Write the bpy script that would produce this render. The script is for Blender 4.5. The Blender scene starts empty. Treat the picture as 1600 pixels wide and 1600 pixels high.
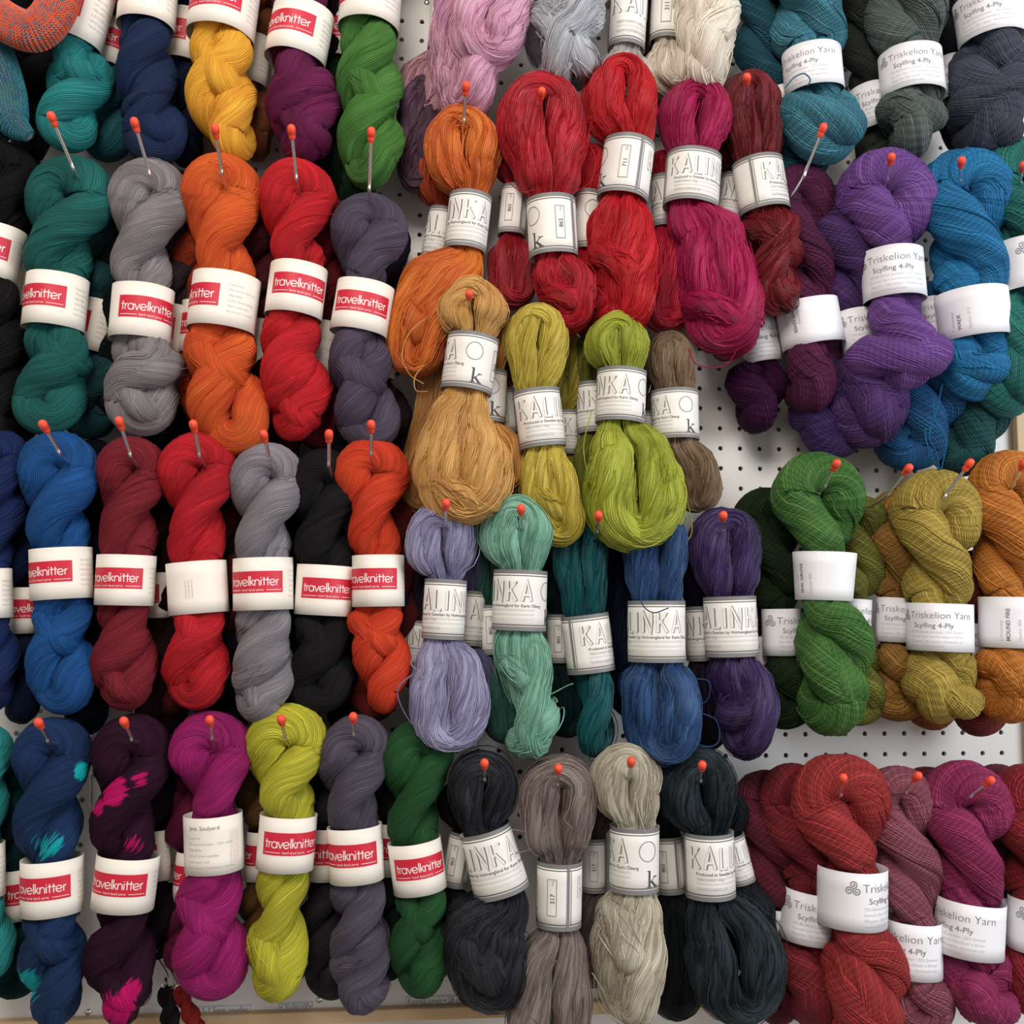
import bpy, math
import numpy as np
from mathutils import Matrix

SC = bpy.context.scene
COL = SC.collection

# ------------------------------------------------------------------ camera
F = 1600.0                      # focal length in pixels of the 1600 px frame
DIST = 1.2478                   # camera to pegboard
EYE = 1.45                      # camera height above the shop floor
YAW, PITCH, ROLL = -0.0912, -0.0919, 0.0022
def _rot(y, p, r):
    cy, sy, cp, sp, cr, sr = math.cos(y), math.sin(y), math.cos(p), math.sin(p), math.cos(r), math.sin(r)
    return (np.array([[cr, -sr, 0], [sr, cr, 0], [0, 0, 1]]) @ np.array([[1, 0, 0], [0, cp, -sp], [0, sp, cp]])
            @ np.array([[cy, 0, sy], [0, 1, 0], [-sy, 0, cy]]))
RM = _rot(YAW, PITCH, ROLL)
cam_data = bpy.data.cameras.new('camera')
cam_data.sensor_fit = 'HORIZONTAL'; cam_data.sensor_width = 36.0; cam_data.lens = 36.0 * F / 1600.0
cam_data.clip_start = 0.02
cam = bpy.data.objects.new('camera', cam_data); COL.objects.link(cam)
def _w(r): return (r[0], r[2], -r[1])
_r, _u, _b = _w(RM[0]), tuple(-c for c in _w(RM[1])), tuple(-c for c in _w(RM[2]))
cam.matrix_world = Matrix(((_r[0], _u[0], _b[0], 0), (_r[1], _u[1], _b[1], -DIST), (_r[2], _u[2], _b[2], EYE), (0, 0, 0, 1)))
SC.camera = cam

# ------------------------------------------------------------------ world, lights, exposure
SC.view_settings.view_transform = 'Standard'
SC.view_settings.look = 'None'
SC.view_settings.gamma = 1.0
SC.view_settings.exposure = 0.0
world = bpy.data.worlds.new('shop_daylight'); SC.world = world
world.use_nodes = True
bg = world.node_tree.nodes['Background']
bg.inputs[0].default_value = (1.0, 0.93, 0.87, 1); bg.inputs[1].default_value = 0.40
def area(name, loc, target, size, energy, color):
    l = bpy.data.lights.new(name, 'AREA'); l.shape = 'RECTANGLE'; l.size, l.size_y = size; l.energy = energy; l.color = color
    o = bpy.data.objects.new(name, l); COL.objects.link(o)
    o.location = loc
    d = np.array(target, float) - np.array(loc, float)
    from mathutils import Vector
    o.rotation_euler = Vector(d).to_track_quat('-Z', 'Y').to_euler()
    return o
area('window_daylight', (1.9, -1.75, 2.0), (0.25, 0, 1.25), (1.1, 1.5), 38, (0.90, 0.95, 1.0))
area('shop_ceiling_light', (-0.35, -1.75, 2.75), (-0.1, 0, 1.5), (0.9, 0.7), 27, (1.0, 0.90, 0.80))

# ------------------------------------------------------------------ helpers
def P(px, py, d):
    """the point d metres in front of the pegboard that the photo shows at (px, py)"""
    v = RM.T @ np.array([(px - 800) / F, (py - 800) / F, 1.0])
    v = v * ((DIST - d) / v[2])
    return np.array([v[0], -d, EYE - v[1]])
def mpp(px, py, d):
    """metres per pixel at that place"""
    return np.linalg.norm(P(px + .5, py, d) - P(px - .5, py, d))

def lin(c):
    c = np.asarray(c, float) / 255.0
    return tuple(np.where(c <= 0.04045, c / 12.92, ((c + 0.055) / 1.055) ** 2.4)) + (1.0,)

def mesh_obj(name, verts, quads, mats, parent=None, uvs=None, smooth=True, mat_idx=None, tris=None):
    me = bpy.data.meshes.new(name)
    verts = np.ascontiguousarray(verts, dtype=np.float32)
    quads = np.zeros((0, 4), np.int32) if quads is None else np.asarray(quads, np.int32)
    tris = np.zeros((0, 3), np.int32) if tris is None else np.asarray(tris, np.int32)
    loops = np.concatenate([quads.ravel(), tris.ravel()])
    nq, nt = len(quads), len(tris)
    me.vertices.add(len(verts)); me.vertices.foreach_set('co', verts.ravel())
    me.loops.add(len(loops)); me.loops.foreach_set('vertex_index', loops)
    me.polygons.add(nq + nt)
    starts = np.concatenate([np.arange(nq) * 4, nq * 4 + np.arange(nt) * 3]).astype(np.int32)
    me.polygons.foreach_set('loop_start', starts)
    me.polygons.foreach_set('loop_total', np.concatenate([np.full(nq, 4), np.full(nt, 3)]).astype(np.int32))
    me.polygons.foreach_set('use_smooth', np.full(nq + nt, smooth))
    if mat_idx is not None: me.polygons.foreach_set('material_index', np.asarray(mat_idx, np.int32))
    if uvs is not None:
        ul = me.uv_layers.new(name='UVMap')
        ul.data.foreach_set('uv', np.ascontiguousarray(uvs, dtype=np.float32).ravel())
    me.update(calc_edges=True); me.validate()
    for m in (mats if isinstance(mats, (list, tuple)) else [mats]): me.materials.append(m)
    o = bpy.data.objects.new(name, me); COL.objects.link(o)
    if parent is not None:
        o.parent = parent; o.matrix_parent_inverse = Matrix.Translation(parent.location).inverted()
    return o
def tag(o, label=None, cat=None, group=None, kind=None):
    if label: o['label'] = label
    if cat: o['category'] = cat
    if group: o['group'] = group
    if kind: o['kind'] = kind
    return o
def empty(name, loc, label, cat, group=None):
    o = bpy.data.objects.new(name, None); COL.objects.link(o)
    o.location = tuple(float(c) for c in loc); o.empty_display_size = .01
    return tag(o, label, cat, group)

class MB:
    """collects pieces of one mesh"""
    def __init__(s): s.v, s.q, s.t, s.uv, s.mi, s.n = [], [], [], [], [], 0; s.tmi = []
    def add(s, v, q, uv=None, mi=0, t=None):
        q = np.asarray(q, int).reshape(-1, 4)
        s.v.append(np.asarray(v, float)); s.q.append(q + s.n); s.mi.append(np.full(len(q), mi))
        s.uv.append(np.zeros((len(q) * 4, 2)) if uv is None else np.asarray(uv).reshape(-1, 2))
        if t is not None: s.t.append(np.asarray(t, int) + s.n); s.tmi.append(np.full(len(t), mi))
        s.n += len(v)
    def build(s, name, mats, parent=None, smooth=True):
        t = np.concatenate(s.t) if s.t else None
        uv = np.concatenate(s.uv)
        mi = np.concatenate(s.mi + s.tmi)
        if t is not None: uv = np.concatenate([uv, np.zeros((len(t) * 3, 2))])
        return mesh_obj(name, np.concatenate(s.v), np.concatenate(s.q), mats, parent, uv, smooth, mi, t)

def catmull(pts, n, closed=False):
    pts = np.asarray(pts, float)
    if closed: p = np.concatenate([pts[-1:], pts, pts[:2]])
    else: p = np.concatenate([2 * pts[:1] - pts[1:2], pts, 2 * pts[-1:] - pts[-2:-1]])
    m = len(p) - 3
    t = np.linspace(0, m, n, endpoint=not closed); i = np.minimum(t.astype(int), m - 1); f = (t - i)[:, None]
    a, b, c, d = p[i], p[i + 1], p[i + 2], p[i + 3]
    return .5 * (2 * b + (c - a) * f + (2 * a - 5 * b + 4 * c - d) * f ** 2 + (3 * b - a - 3 * c + d) * f ** 3)
def unit(a): return a / np.maximum(np.linalg.norm(a, axis=-1, keepdims=True), 1e-12)

def frames(path, closed, up=(0.02, -1, 0.01)):
    n = len(path)
    T = unit(np.roll(path, -1, 0) - np.roll(path, 1, 0)) if closed else unit(np.gradient(path, axis=0))
    N = np.zeros_like(path); u = np.array(up, float)
    u = u - T[0] * u.dot(T[0])
    if np.linalg.norm(u) < .05: u = np.array([1., 0, 0]) - T[0] * T[0][0]
    N[0] = unit(u)
    for i in range(1, n):
        u = N[i - 1] - T[i] * N[i - 1].dot(T[i]); N[i] = u / max(1e-9, np.linalg.norm(u))
    B = np.cross(T, N)
    hol = 0.0
    if closed:
        u = N[-1] - T[0] * N[-1].dot(T[0]); hol = math.atan2(u.dot(B[0]), u.dot(N[0]))
    return T, N, B, hol
def tube(mb, path, rad, seg, closed=False, turns=0.0, rng=None, rough=0.0, vref=None, mi=0, ks=1.0, cap=True):
    """sweep a round bundle along a path; UV = metres along, metres around"""
    path = np.asarray(path, float); n = len(path)
    rad = np.broadcast_to(np.asarray(rad, float), (n,))
    T, N, B, hol = frames(path, closed)
    s = np.concatenate([[0], np.cumsum(np.linalg.norm(np.diff(path, axis=0), axis=1))])
    rows = n + 1 if closed else n
    if closed: s = np.append(s, s[-1] + np.linalg.norm(path[0] - path[-1]))
    ii = np.arange(rows) % n
    frac = s / s[-1]
    rot = (2 * math.pi * turns - hol) * frac if closed else 2 * math.pi * turns * frac
    if closed: rot = rot + 0.0; rot[-1] += hol
    v = np.linspace(0, 2 * math.pi, seg + 1)
    ang = v[None, :] + rot[:, None]
    r = rad[ii][:, None] * np.ones_like(ang)
    if rough and rng is not None:
        nz = np.zeros_like(ang)
        for k, a in ((3, .5), (5, .5), (8, .45), (12, .4), (17, .3)):
            for _ in range(2):
                w = rng.integers(-2, 3); ph = rng.uniform(0, 6.28)
                nz += a * np.sin(k * v[None, :] + 2 * math.pi * w * frac[:, None] + ph)
        for k in (5, 9, 16): nz += .35 * np.sin(2 * math.pi * k * frac[:, None] + rng.uniform(0, 6.28) + v[None, :])
        r = r * (1 + rough * nz)
    V = path[ii][:, None, :] + r[..., None] * (np.cos(ang)[..., None] * N[ii][:, None, :] + np.sin(ang)[..., None] * B[ii][:, None, :])
    w = seg + 1
    idx = (np.arange(rows - 1)[:, None] * w + np.arange(seg)[None, :]).ravel()
    q = np.stack([idx, idx + 1, idx + w + 1, idx + w], 1)
    circ = 2 * math.pi * (np.mean(rad) if vref is None else vref)
    U = np.broadcast_to(s[:, None], ang.shape); VV = np.broadcast_to((v / (2 * math.pi) * circ)[None, :], ang.shape)
    uvv = np.stack([U, VV], -1).reshape(-1, 2)
    t = None
    if cap and not closed:
        a0 = 0; b0 = (rows - 1) * w
        t = [(a0, a0 + j + 1, a0 + j) for j in range(1, seg - 1)] + [(b0, b0 + j, b0 + j + 1) for j in range(1, seg - 1)]
    mb.add(V.reshape(-1, 3), q, uvv[q.ravel()], mi, t)
    return T, N, B, rot, s

# ------------------------------------------------------------------ materials
def new_mat(name, rgb, rough=.6, metal=0.0, sheen=0.0):
    m = bpy.data.materials.new(name); m.use_nodes = True
    b = m.node_tree.nodes['Principled BSDF']
    b.inputs['Base Color'].default_value = lin(rgb); b.inputs['Roughness'].default_value = rough; b.inputs['Metallic'].default_value = metal
    b.inputs['Sheen Weight'].default_value = sheen
    return m
def yarn_mat(name, rgb, rgb2, pitch, strength, ply=0.0, vary=1.0, spots=None, gloss=.75, sheen=.25):
    """strands run along U; V counts strands of the given pitch"""
    m = bpy.data.materials.new(name); m.use_nodes = True
    nt = m.node_tree; N = nt.nodes; L = nt.links
    b = N['Principled BSDF']
    def nd(t, **k):
        x = N.new(t)
        for a, c in k.items(): setattr(x, a, c)
        return x
    def mth(op, a, bb=None):
        x = nd('ShaderNodeMath', operation=op)
        for i, s in enumerate((a, bb)):
            if s is None: continue
            if isinstance(s, (int, float)): x.inputs[i].default_value = s
            else: L.new(s, x.inputs[i])
        return x.outputs[0]
    uv = nd('ShaderNodeUVMap', uv_map='UVMap')
    sep = nd('ShaderNodeSeparateXYZ'); L.new(uv.outputs[0], sep.inputs[0])
    U, V = sep.outputs[0], sep.outputs[1]
    geo = nd('ShaderNodeTexCoord')
    # slow wander of the strands
    cw = nd('ShaderNodeCombineXYZ'); L.new(mth('MULTIPLY', U, 22.0), cw.inputs[0]); L.new(mth('MULTIPLY', V, 60.0), cw.inputs[1])
    nz = nd('ShaderNodeTexNoise'); nz.inputs['Scale'].default_value = 1.0; nz.inputs['Detail'].default_value = 2.0
    L.new(cw.outputs[0], nz.inputs['Vector'])
    wand = mth('MULTIPLY', mth('SUBTRACT', nz.outputs[0], .5), pitch * 5.5)
    v2 = mth('DIVIDE', mth('ADD', V, wand), pitch)
    cell = mth('FLOOR', v2); fr = mth('FRACT', v2)
    h = mth('SINE', mth('MULTIPLY', fr, math.pi))
    h = mth('POWER', h, .6)
    if ply:
        tw = mth('SINE', mth('ADD', mth('MULTIPLY', U, 2 * math.pi / ply), mth('MULTIPLY', fr, 5.0)))
        h = mth('ADD', h, mth('MULTIPLY', tw, .16))
    # each strand sits a little higher or lower
    c2 = nd('ShaderNodeCombineXYZ'); L.new(mth('MULTIPLY', cell, 7.31), c2.inputs[0]); L.new(mth('MULTIPLY', U, 14.0), c2.inputs[1])
    n2 = nd('ShaderNodeTexNoise'); n2.inputs['Scale'].default_value = 1.0; n2.inputs['Detail'].default_value = 1.0
    L.new(c2.outputs[0], n2.inputs['Vector'])
    hh = mth('ADD', h, mth('MULTIPLY', n2.outputs[0], 1.6))
    bump = nd('ShaderNodeBump'); bump.inputs['Strength'].default_value = strength; bump.inputs['Distance'].default_value = pitch * .55
    L.new(hh, bump.inputs['Height']); L.new(bump.outputs[0], b.inputs['Normal'])
    # dye variation: strand to strand, and slowly in space
    mix = nd('ShaderNodeMix', data_type='RGBA')
    def dye(c):
        r_, g_, b_ = lin(c)[:3]; y = .2126 * r_ + .7152 * g_ + .0722 * b_
        k = min(1.1, .58 + .54 * min(1.0, 1.3 * y ** .8)); w = .08
        return tuple((x * (1 - w) + y * w) * k for x in (r_, g_, b_)) + (1.0,)
    mix.inputs[6].default_value = dye(rgb); mix.inputs[7].default_value = dye(rgb2)
    n3 = nd('ShaderNodeTexNoise'); n3.inputs['Scale'].default_value = 22.0; n3.inputs['Detail'].default_value = 1.0
    L.new(geo.outputs['Object'], n3.inputs['Vector'])
    fac = mth('ADD', mth('MULTIPLY', mth('SUBTRACT', n2.outputs[0], .5), 2.4 * vary), mth('MULTIPLY', mth('SUBTRACT', n3.outputs[0], .5), 2.0 * vary))
    fac = mth('ADD', fac, .45)
    cl = nd('ShaderNodeClamp'); L.new(fac, cl.inputs[0])
    L.new(cl.outputs[0], mix.inputs[0])
    out = mix.outputs[2]
    if spots:                                            # dyed patches: colour and [(x, y, depth, radius px)]
        scol, places = spots
        best = None
        for (sx, sy, sd, sr) in places:
            vd = nd('ShaderNodeVectorMath', operation='DISTANCE'); L.new(geo.outputs['Object'], vd.inputs[0]); vd.inputs[1].default_value = tuple(P(sx, sy, sd))
            q = mth('DIVIDE', vd.outputs['Value'], sr * mpp(sx, sy, sd))
            best = q if best is None else mth('MINIMUM', best, q)
        e = mth('ADD', best, mth('MULTIPLY', mth('SUBTRACT', n2.outputs[0], .5), 1.6))
        e = mth('ADD', e, mth('MULTIPLY', mth('SUBTRACT', n3.outputs[0], .5), 1.5))
        rmp = nd('ShaderNodeMapRange'); rmp.inputs[1].default_value = 1.12; rmp.inputs[2].default_value = .88
        L.new(e, rmp.inputs[0])
        m2 = nd('ShaderNodeMix', data_type='RGBA'); L.new(rmp.outputs[0], m2.inputs[0]); L.new(out, m2.inputs[6]); m2.inputs[7].default_value = lin(scol)
        out = m2.outputs[2]
    L.new(out, b.inputs['Base Color'])
    b.inputs['Roughness'].default_value = gloss
    b.inputs['Specular IOR Level'].default_value = .3 if max(rgb) > 70 else .12
    b.inputs['Sheen Weight'].default_value = sheen
    b.inputs['Sheen Roughness'].default_value = .5
    L.new(out, b.inputs['Sheen Tint'])
    return m
def paper_mat(name, rgb):
    m = new_mat(name, rgb, .55)
    nt = m.node_tree; b = nt.nodes['Principled BSDF']
    n = nt.nodes.new('ShaderNodeTexNoise'); n.inputs['Scale'].default_value = 120; n.inputs['Detail'].default_value = 3
    tc = nt.nodes.new('ShaderNodeTexCoord'); nt.links.new(tc.outputs['Object'], n.inputs['Vector'])
    bp = nt.nodes.new('ShaderNodeBump'); bp.inputs['Strength'].default_value = .12; bp.inputs['Distance'].default_value = .001
    nt.links.new(n.outputs[0], bp.inputs['Height']); nt.links.new(bp.outputs[0], b.inputs['Normal'])
    return m
M = dict(
    tk_paper=paper_mat('warm_white_paper', (242, 236, 226)), ka_paper=paper_mat('grey_white_paper', (236, 233, 228)),
    tr_paper=paper_mat('cool_white_paper', (238, 238, 243)), red=new_mat('crimson_print', (205, 30, 58), .5),
    white_ink=new_mat('white_print', (245, 232, 228), .5), ink=new_mat('grey_print', (112, 112, 118), .6),
    pale_ink=new_mat('pale_grey_print', (176, 176, 180), .6), dark_ink=new_mat('dark_print', (60, 58, 60), .6),
    ka_grey=new_mat('mid_grey_print', (122, 122, 122), .55), wash=new_mat('light_grey_print', (214, 212, 206), .55),
    metal=new_mat('bright_steel_wire', (225, 225, 225), .3, 1.0), tip=new_mat('orange_red_rubber', (246, 84, 58), .45),
    wood=None, board=None)

# ------------------------------------------------------------------ yarn
def strand_ribs(mb, S, Nr, rad, U0=None, mi=0):
    """thin round threads: S (k, n, 3) points, Nr (k, n, 3) a side direction, rad metres"""
    k, n, _ = S.shape
    T = unit(np.gradient(S, axis=1)); Bn = unit(np.cross(T, Nr)); Nn = np.cross(Bn, T)
    seg = 4
    a = np.arange(seg + 1) / seg * 2 * math.pi
    V = S[:, :, None, :] + rad * (np.cos(a)[None, None, :, None] * Nn[:, :, None, :] + np.sin(a)[None, None, :, None] * Bn[:, :, None, :])
    w = seg + 1
    base = (np.arange(k)[:, None, None] * n * w + np.arange(n - 1)[None, :, None] * w + np.arange(seg)[None, None, :]).ravel()
    q = np.stack([base, base + 1, base + w + 1, base + w], 1)
    length = np.cumsum(np.linalg.norm(np.diff(S, axis=1, prepend=S[:, :1]), axis=2), axis=1)
    u = np.broadcast_to(length[:, :, None], (k, n, w)); vv = np.broadcast_to((np.arange(k) * .0137)[:, None, None] + .0003, (k, n, w))
    uv = np.stack([u, vv], -1).reshape(-1, 2)
    mb.add(V.reshape(-1, 3), q, uv[q.ravel()], mi)

STYLE = dict(
    tk=dict(loops=[(.45, 0, .57, 0)], seg=56, n=230, pitch=.0019, strength=1.0, ply=0.0, strands=16, srad=.00042, sgn=1, kd=.85, rough=.022, turns=4),
    tr=dict(loops=[(.46, 0, .56, 0)], seg=56, n=210, pitch=.0026, strength=1.0, ply=.0042, strands=14, srad=.0007, sgn=-1, kd=.85, rough=.025, turns=-3),
    ka=dict(loops=[(.66, .05, .33, 0), (.60, -.30, .32, .06), (.56, .34, .30, .10), (.46, .46, .28, .18), (.30, .36, .30, .26), (.32, 0, .32, .3), (.46, -.1, .34, .2), (.20, .50, .26, .34)],
            seg=24, n=150, pitch=.0017, strength=1.0, ply=0.0, strands=70, srad=.00052, sgn=1, kd=.9, rough=.035, turns=2))
_mats = {}
def get_yarn(style, rgb, rgb2, spots, vary):
    key = (style, tuple(rgb), tuple(rgb2), repr(spots), vary)
    if key not in _mats:
        st = STYLE[style]
        _mats[key] = yarn_mat('yarn_' + style, rgb, rgb2, st['pitch'], st['strength'], st['ply'], vary, spots,
                              gloss=.45 if style == 'ka' else .8, sheen=.12 if style == 'ka' else .35)
    return _mats[key]
_seed = [100]
def band_centre(band, d):
    """centre of a paper sleeve whose visible front is centred on the given photo pixel"""
    c = P(band[0], band[1], d); ry = band[2] / 2 * mpp(band[0], band[1], d) * .85
    return np.array([c[0], -d, P(band[0], band[1], d + ry)[2]])
def skein(label, rgb, style, pts, d=.095, band=None, tw=None, tw2=None, phase=0.0, knot=None, group=None, rgb2=None, spots=None,
          vary=1.0, strays=(), back=False, flare=1.0, squash=1.0, bal=0.0, gaps=0.0):
    """pts: (x, y, half width) in photo pixels down the middle of the skein, from its top edge to its bottom edge"""
    _seed[0] += 7
    rng = np.random.default_rng(_seed[0])
    st = STYLE[style]
    dtop, dbot = d if isinstance(d, tuple) else (d, d)
    pts = [p if len(p) == 3 else p for p in pts]
    ys = np.array([p[1] for p in pts], float)
    tt = (ys - ys[0]) / (ys[-1] - ys[0])
    W = []
    for p, t in zip(pts, tt):
        dd = dtop + (dbot - dtop) * t
        c = P(p[0], p[1], dd); W.append([*c, p[2] * mpp(p[0], p[1], dd)])
    W = np.array(W)
    A = catmull(W, 160)
    seglen = np.concatenate([[0], np.cumsum(np.linalg.norm(np.diff(A[:, :3], axis=0), axis=1))]); Ltot = seglen[-1]
    hw_all = np.maximum(A[:, 3], .003)
    if style != 'ka': hw_all = hw_all * (1 + .09 * np.clip(1 - seglen / (2.6 * hw_all.mean()), 0, 1))
    bt = None
    if band:
        bd = dtop + (dbot - dtop) * (band[1] - ys[0]) / (ys[-1] - ys[0])
        bc = band_centre(band, bd)
        bi = int(np.argmin(np.abs(A[:, 2] - bc[2]))); bt = seglen[bi]
        bs = mpp(band[0], band[1], bd); bh = band[3] * bs / 2; bw = band[2] * bs / 2 * (.85 if style != 'ka' else .79)
        dist = np.maximum(0, np.abs(seglen - bt) - bh * 1.08)
        lim = bw + (dist * (1.15 if style != 'ka' else .9))
        hw_all = np.minimum(hw_all, np.where(dist < 1e-6, bw, lim))
        # keep the yarn running through the band, along the band's own axis
        d0 = np.maximum(0, np.abs(seglen - bt) - bh); pull = np.clip(1 - d0 / (bh * 1.1), 0, 1); pull = pull * pull * (3 - 2 * pull)
        line = bc[0] + math.tan(math.radians(band[4])) * np.clip(A[:, 2] - bc[2], -1.3 * bh, 1.3 * bh)
        A[:, 0] = A[:, 0] * (1 - pull) + line * pull
    Ct = lambda s: np.stack([np.interp(s, seglen, A[:, i]) for i in range(3)], -1)
    Hw = lambda s: np.interp(s, seglen, hw_all)
    T = unit(np.gradient(A[:, :3], axis=0)); Tt = lambda s: unit(np.stack([np.interp(s, seglen, T[:, i]) for i in range(3)], -1))
    kd = st['kd'] * squash
    mean_hw = float(np.mean(hw_all))
    half = Ltot / (2.25 * mean_hw) if tw is None else tw         # half turns over the whole length
    if style == 'ka': half = 0.0 if tw is None else tw
    half2 = half * (1.2 if tw is None else 1) if tw2 is None else tw2
    sgn = st['sgn']
    tb = .45 if bt is None else bt / Ltot
    def theta(f):
        th = np.where(f < tb, half * f, half * tb + half2 * (f - tb))
        if style == 'ka': th = np.where(f < tb + .08, half * np.minimum(f, tb), half * tb + half2 * (f - tb - .08))
        if style != 'ka':
            f0 = 1.5 * mean_hw / Ltot; th = th - half * f0
            th = np.where(th < 0, th * .6, th)
        return phase + sgn * math.pi * th
    seg = st['seg'] if not back else max(20, int(st['seg'] * .6))
    n = st['n'] if not back else int(st['n'] * .6)
    mb = MB(); lofts = []
    for (f, g, rr, ex_end) in st['loops']:
        if style == 'ka':
            f = f + rng.uniform(-.04, .04); g = g + rng.uniform(-.06, .06)
            fb = min(.7, f + gaps)
        h0 = Hw(0.0 + mean_hw * .6); h1 = Hw(Ltot - mean_hw * .6)
        s0 = (f + rr) * h0 * (1 + ex_end * .9); s1 = Ltot - (f + rr) * h1 * (1 + ex_end * rng.uniform(.3, 1.2))
        m = n // 2 - 14
        s = np.linspace(s0, s1, m)
        C = Ct(s); TT = Tt(s); ey = np.array([0, -1., 0]) - TT * (-TT[:, 1:2]); ey = unit(ey); exx = unit(np.cross(ey, TT))
        th = theta(s / Ltot)
        if style == 'ka': th = th + rng.uniform(-.28, .28) * np.clip(s / (bt or Ltot), .25, 1) + rng.uniform(-.35, .35) * np.sin(math.pi * s / Ltot * rng.uniform(1, 2.5))
        hw = Hw(s)
        ff = np.full(m, f)
        if style != 'ka': ff = ff + .05 * np.clip(1 - (s - s0) / (1.2 * h0), 0, 1)
        if style == 'ka': ff = np.where(s > (bt or 0), fb, max(f, f * .7 + .17))
        shift = g * hw
        e = np.cos(th)[:, None] * exx + kd * np.sin(th)[:, None] * ey
        A1 = C + (ff * hw)[:, None] * e + (kd * shift)[:, None] * ey
        B1 = C - (ff * hw)[:, None] * e + (kd * shift)[:, None] * ey
        ph = np.linspace(0, math.pi, 16)[1:-1, None]
        botm = C[-1] + (kd * shift[-1]) * ey[-1] + (ff[-1] * hw[-1]) * (np.cos(ph) * e[-1] + np.sin(ph) * TT[-1])
        topp = C[0] + (kd * shift[0]) * ey[0] + (ff[0] * hw[0]) * (-np.cos(ph) * e[0] - np.sin(ph) * TT[0])
        path = np.concatenate([A1, botm, B1[::-1], topp])
        r = np.concatenate([hw, np.full(14, hw[-1]), hw[::-1], np.full(14, hw[0])]) * rr
        # small natural unevenness of the path and thickness
        fr = np.arange(len(path)) / len(path)
        for k in (3, 5, 8, 13):
            a = mean_hw * .035 / math.sqrt(k / 3)
            path = path + a * np.stack([np.sin(2 * math.pi * k * fr + rng.uniform(0, 6.3)) for _ in range(3)], -1) * np.array([1, .6, .5])
            r = r * (1 + .03 * np.sin(2 * math.pi * k * fr + rng.uniform(0, 6.3)))
        if band:                                                   # nothing may stick through the paper
            Rb = band[2] * bs / 2; tt_ = math.tan(math.radians(band[4])); wz = np.clip(1.6 - np.abs(path[:, 2] - bc[2]) / (bh * 1.06) * 1.0, 0, .6) / .6
            ax_ = bc[0] + tt_ * (path[:, 2] - bc[2]); dx = path[:, 0] - ax_; dy = path[:, 1] - bc[1]
            r = np.where(wz > 0, np.minimum(r, r * (1 - wz) + wz * Rb * .60), r)
            dist_ = np.sqrt(dx ** 2 + dy ** 2) + 1e-9; room = np.maximum(.05 * Rb, .90 * Rb - r * (1.05 if style != 'ka' else 1.08))
            kk = 1 - wz * (1 - np.minimum(1, room / dist_))
            path = path.copy(); path[:, 0] = ax_ + dx * kk; path[:, 1] = bc[1] + dy * kk
        if bal: r = r * (1 + bal * np.sin(2 * math.pi * fr))
        Tn, Nn, Bn, rot, ss = tube(mb, path, r, seg, True, st['turns'] * (1 if not band else 1), rng, st['rough'])
        lofts.append((path, r, Tn, Nn, Bn, rot[:-1]))
    if knot:
        for (ks, ang, size, thick) in knot:                        # a wrap of the same yarn round the lower end
            s = np.array([Ltot * ks]); C = Ct(s)[0]; TT = Tt(s)[0]; hw = float(Hw(s)[0])
            ey = unit(np.array([0, -1., 0]) - TT * (-TT[1])); exx = unit(np.cross(ey, TT))
            a = np.linspace(0, 2 * math.pi, 60, endpoint=False)[:, None]
            ax = math.cos(ang) * exx + math.sin(ang) * TT
            path = C + hw * size * (np.sin(a) * ax + kd * np.cos(a) * ey) + .10 * hw * np.sin(2 * a + 1) * TT
            tube(mb, path, hw * thick * (1 + .12 * np.sin(a[:, 0] * 3 + ang)), 40 if not back else 22, True, 1, rng, st['rough'], vref=hw * thick)
            kn = lofts[0][0][:1]; T_, N_2, B_2, hol_ = frames(path, True)
            lofts.append((path, np.full(60, hw * thick), T_, N_2, B_2, np.zeros(60)))
    ns = st['strands'] if not back else st['strands'] // 3
    for lf in lofts:
        if lf is None: continue
        path, r, Tn, Nn, Bn, rot = lf; N_ = len(path)
        S, R = [], []
        for _ in range(ns):
            L_ = max(12, int(N_ * rng.uniform(.12, .4))); i0 = rng.integers(0, N_)
            ii = (i0 + np.arange(0, L_)) % N_
            x = np.linspace(0, 1, L_)
            ang = rng.uniform(0, 6.28) + rot[ii] + rng.uniform(-.5, .5) * x + (.2 if style == 'ka' else .1) * np.sin(x * rng.uniform(4, 12))
            lift = 1.0 + (.09 if style == 'ka' else .025) * np.sin(math.pi * x) * rng.uniform(.2, 1.6)
            if style == 'ka' and not back and rng.random() < .05: lift = 1.0 + rng.uniform(.2, .55) * np.sin(math.pi * x) ** 2
            rad_dir = np.cos(ang)[:, None] * Nn[ii] + np.sin(ang)[:, None] * Bn[ii]
            p = path[ii] + (r[ii] * lift)[:, None] * rad_dir
            j = np.linspace(0, L_ - 1, 30); k0 = np.floor(j).astype(int); k1 = np.minimum(k0 + 1, L_ - 1); w_ = (j - k0)[:, None]
            S.append(p[k0] * (1 - w_) + p[k1] * w_); R.append(unit(rad_dir[k0] * (1 - w_) + rad_dir[k1] * w_))
        strand_ribs(mb, np.array(S), np.array(R), st['srad'])
    for sp in strays:                                              # loose ends and loops seen in the photo, (x, y, depth)
        pp = catmull([P(x, y, dd) for x, y, dd in sp], 48)
        T_, N2, B2, _ = frames(pp, False)
        strand_ribs(mb, pp[None], N2[None], st['srad'] * 1.25)
    base = W[-1, :3]
    root = empty('yarn_skein', base, label, 'yarn skein', group)
    c2 = rgb2 if rgb2 is not None else tuple(min(255, c * 1.14 + 5) for c in rgb)
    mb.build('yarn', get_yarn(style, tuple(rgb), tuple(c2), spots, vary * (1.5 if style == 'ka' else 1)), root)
    if band: paper_band(root, band, bd, style)
    return root

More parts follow.
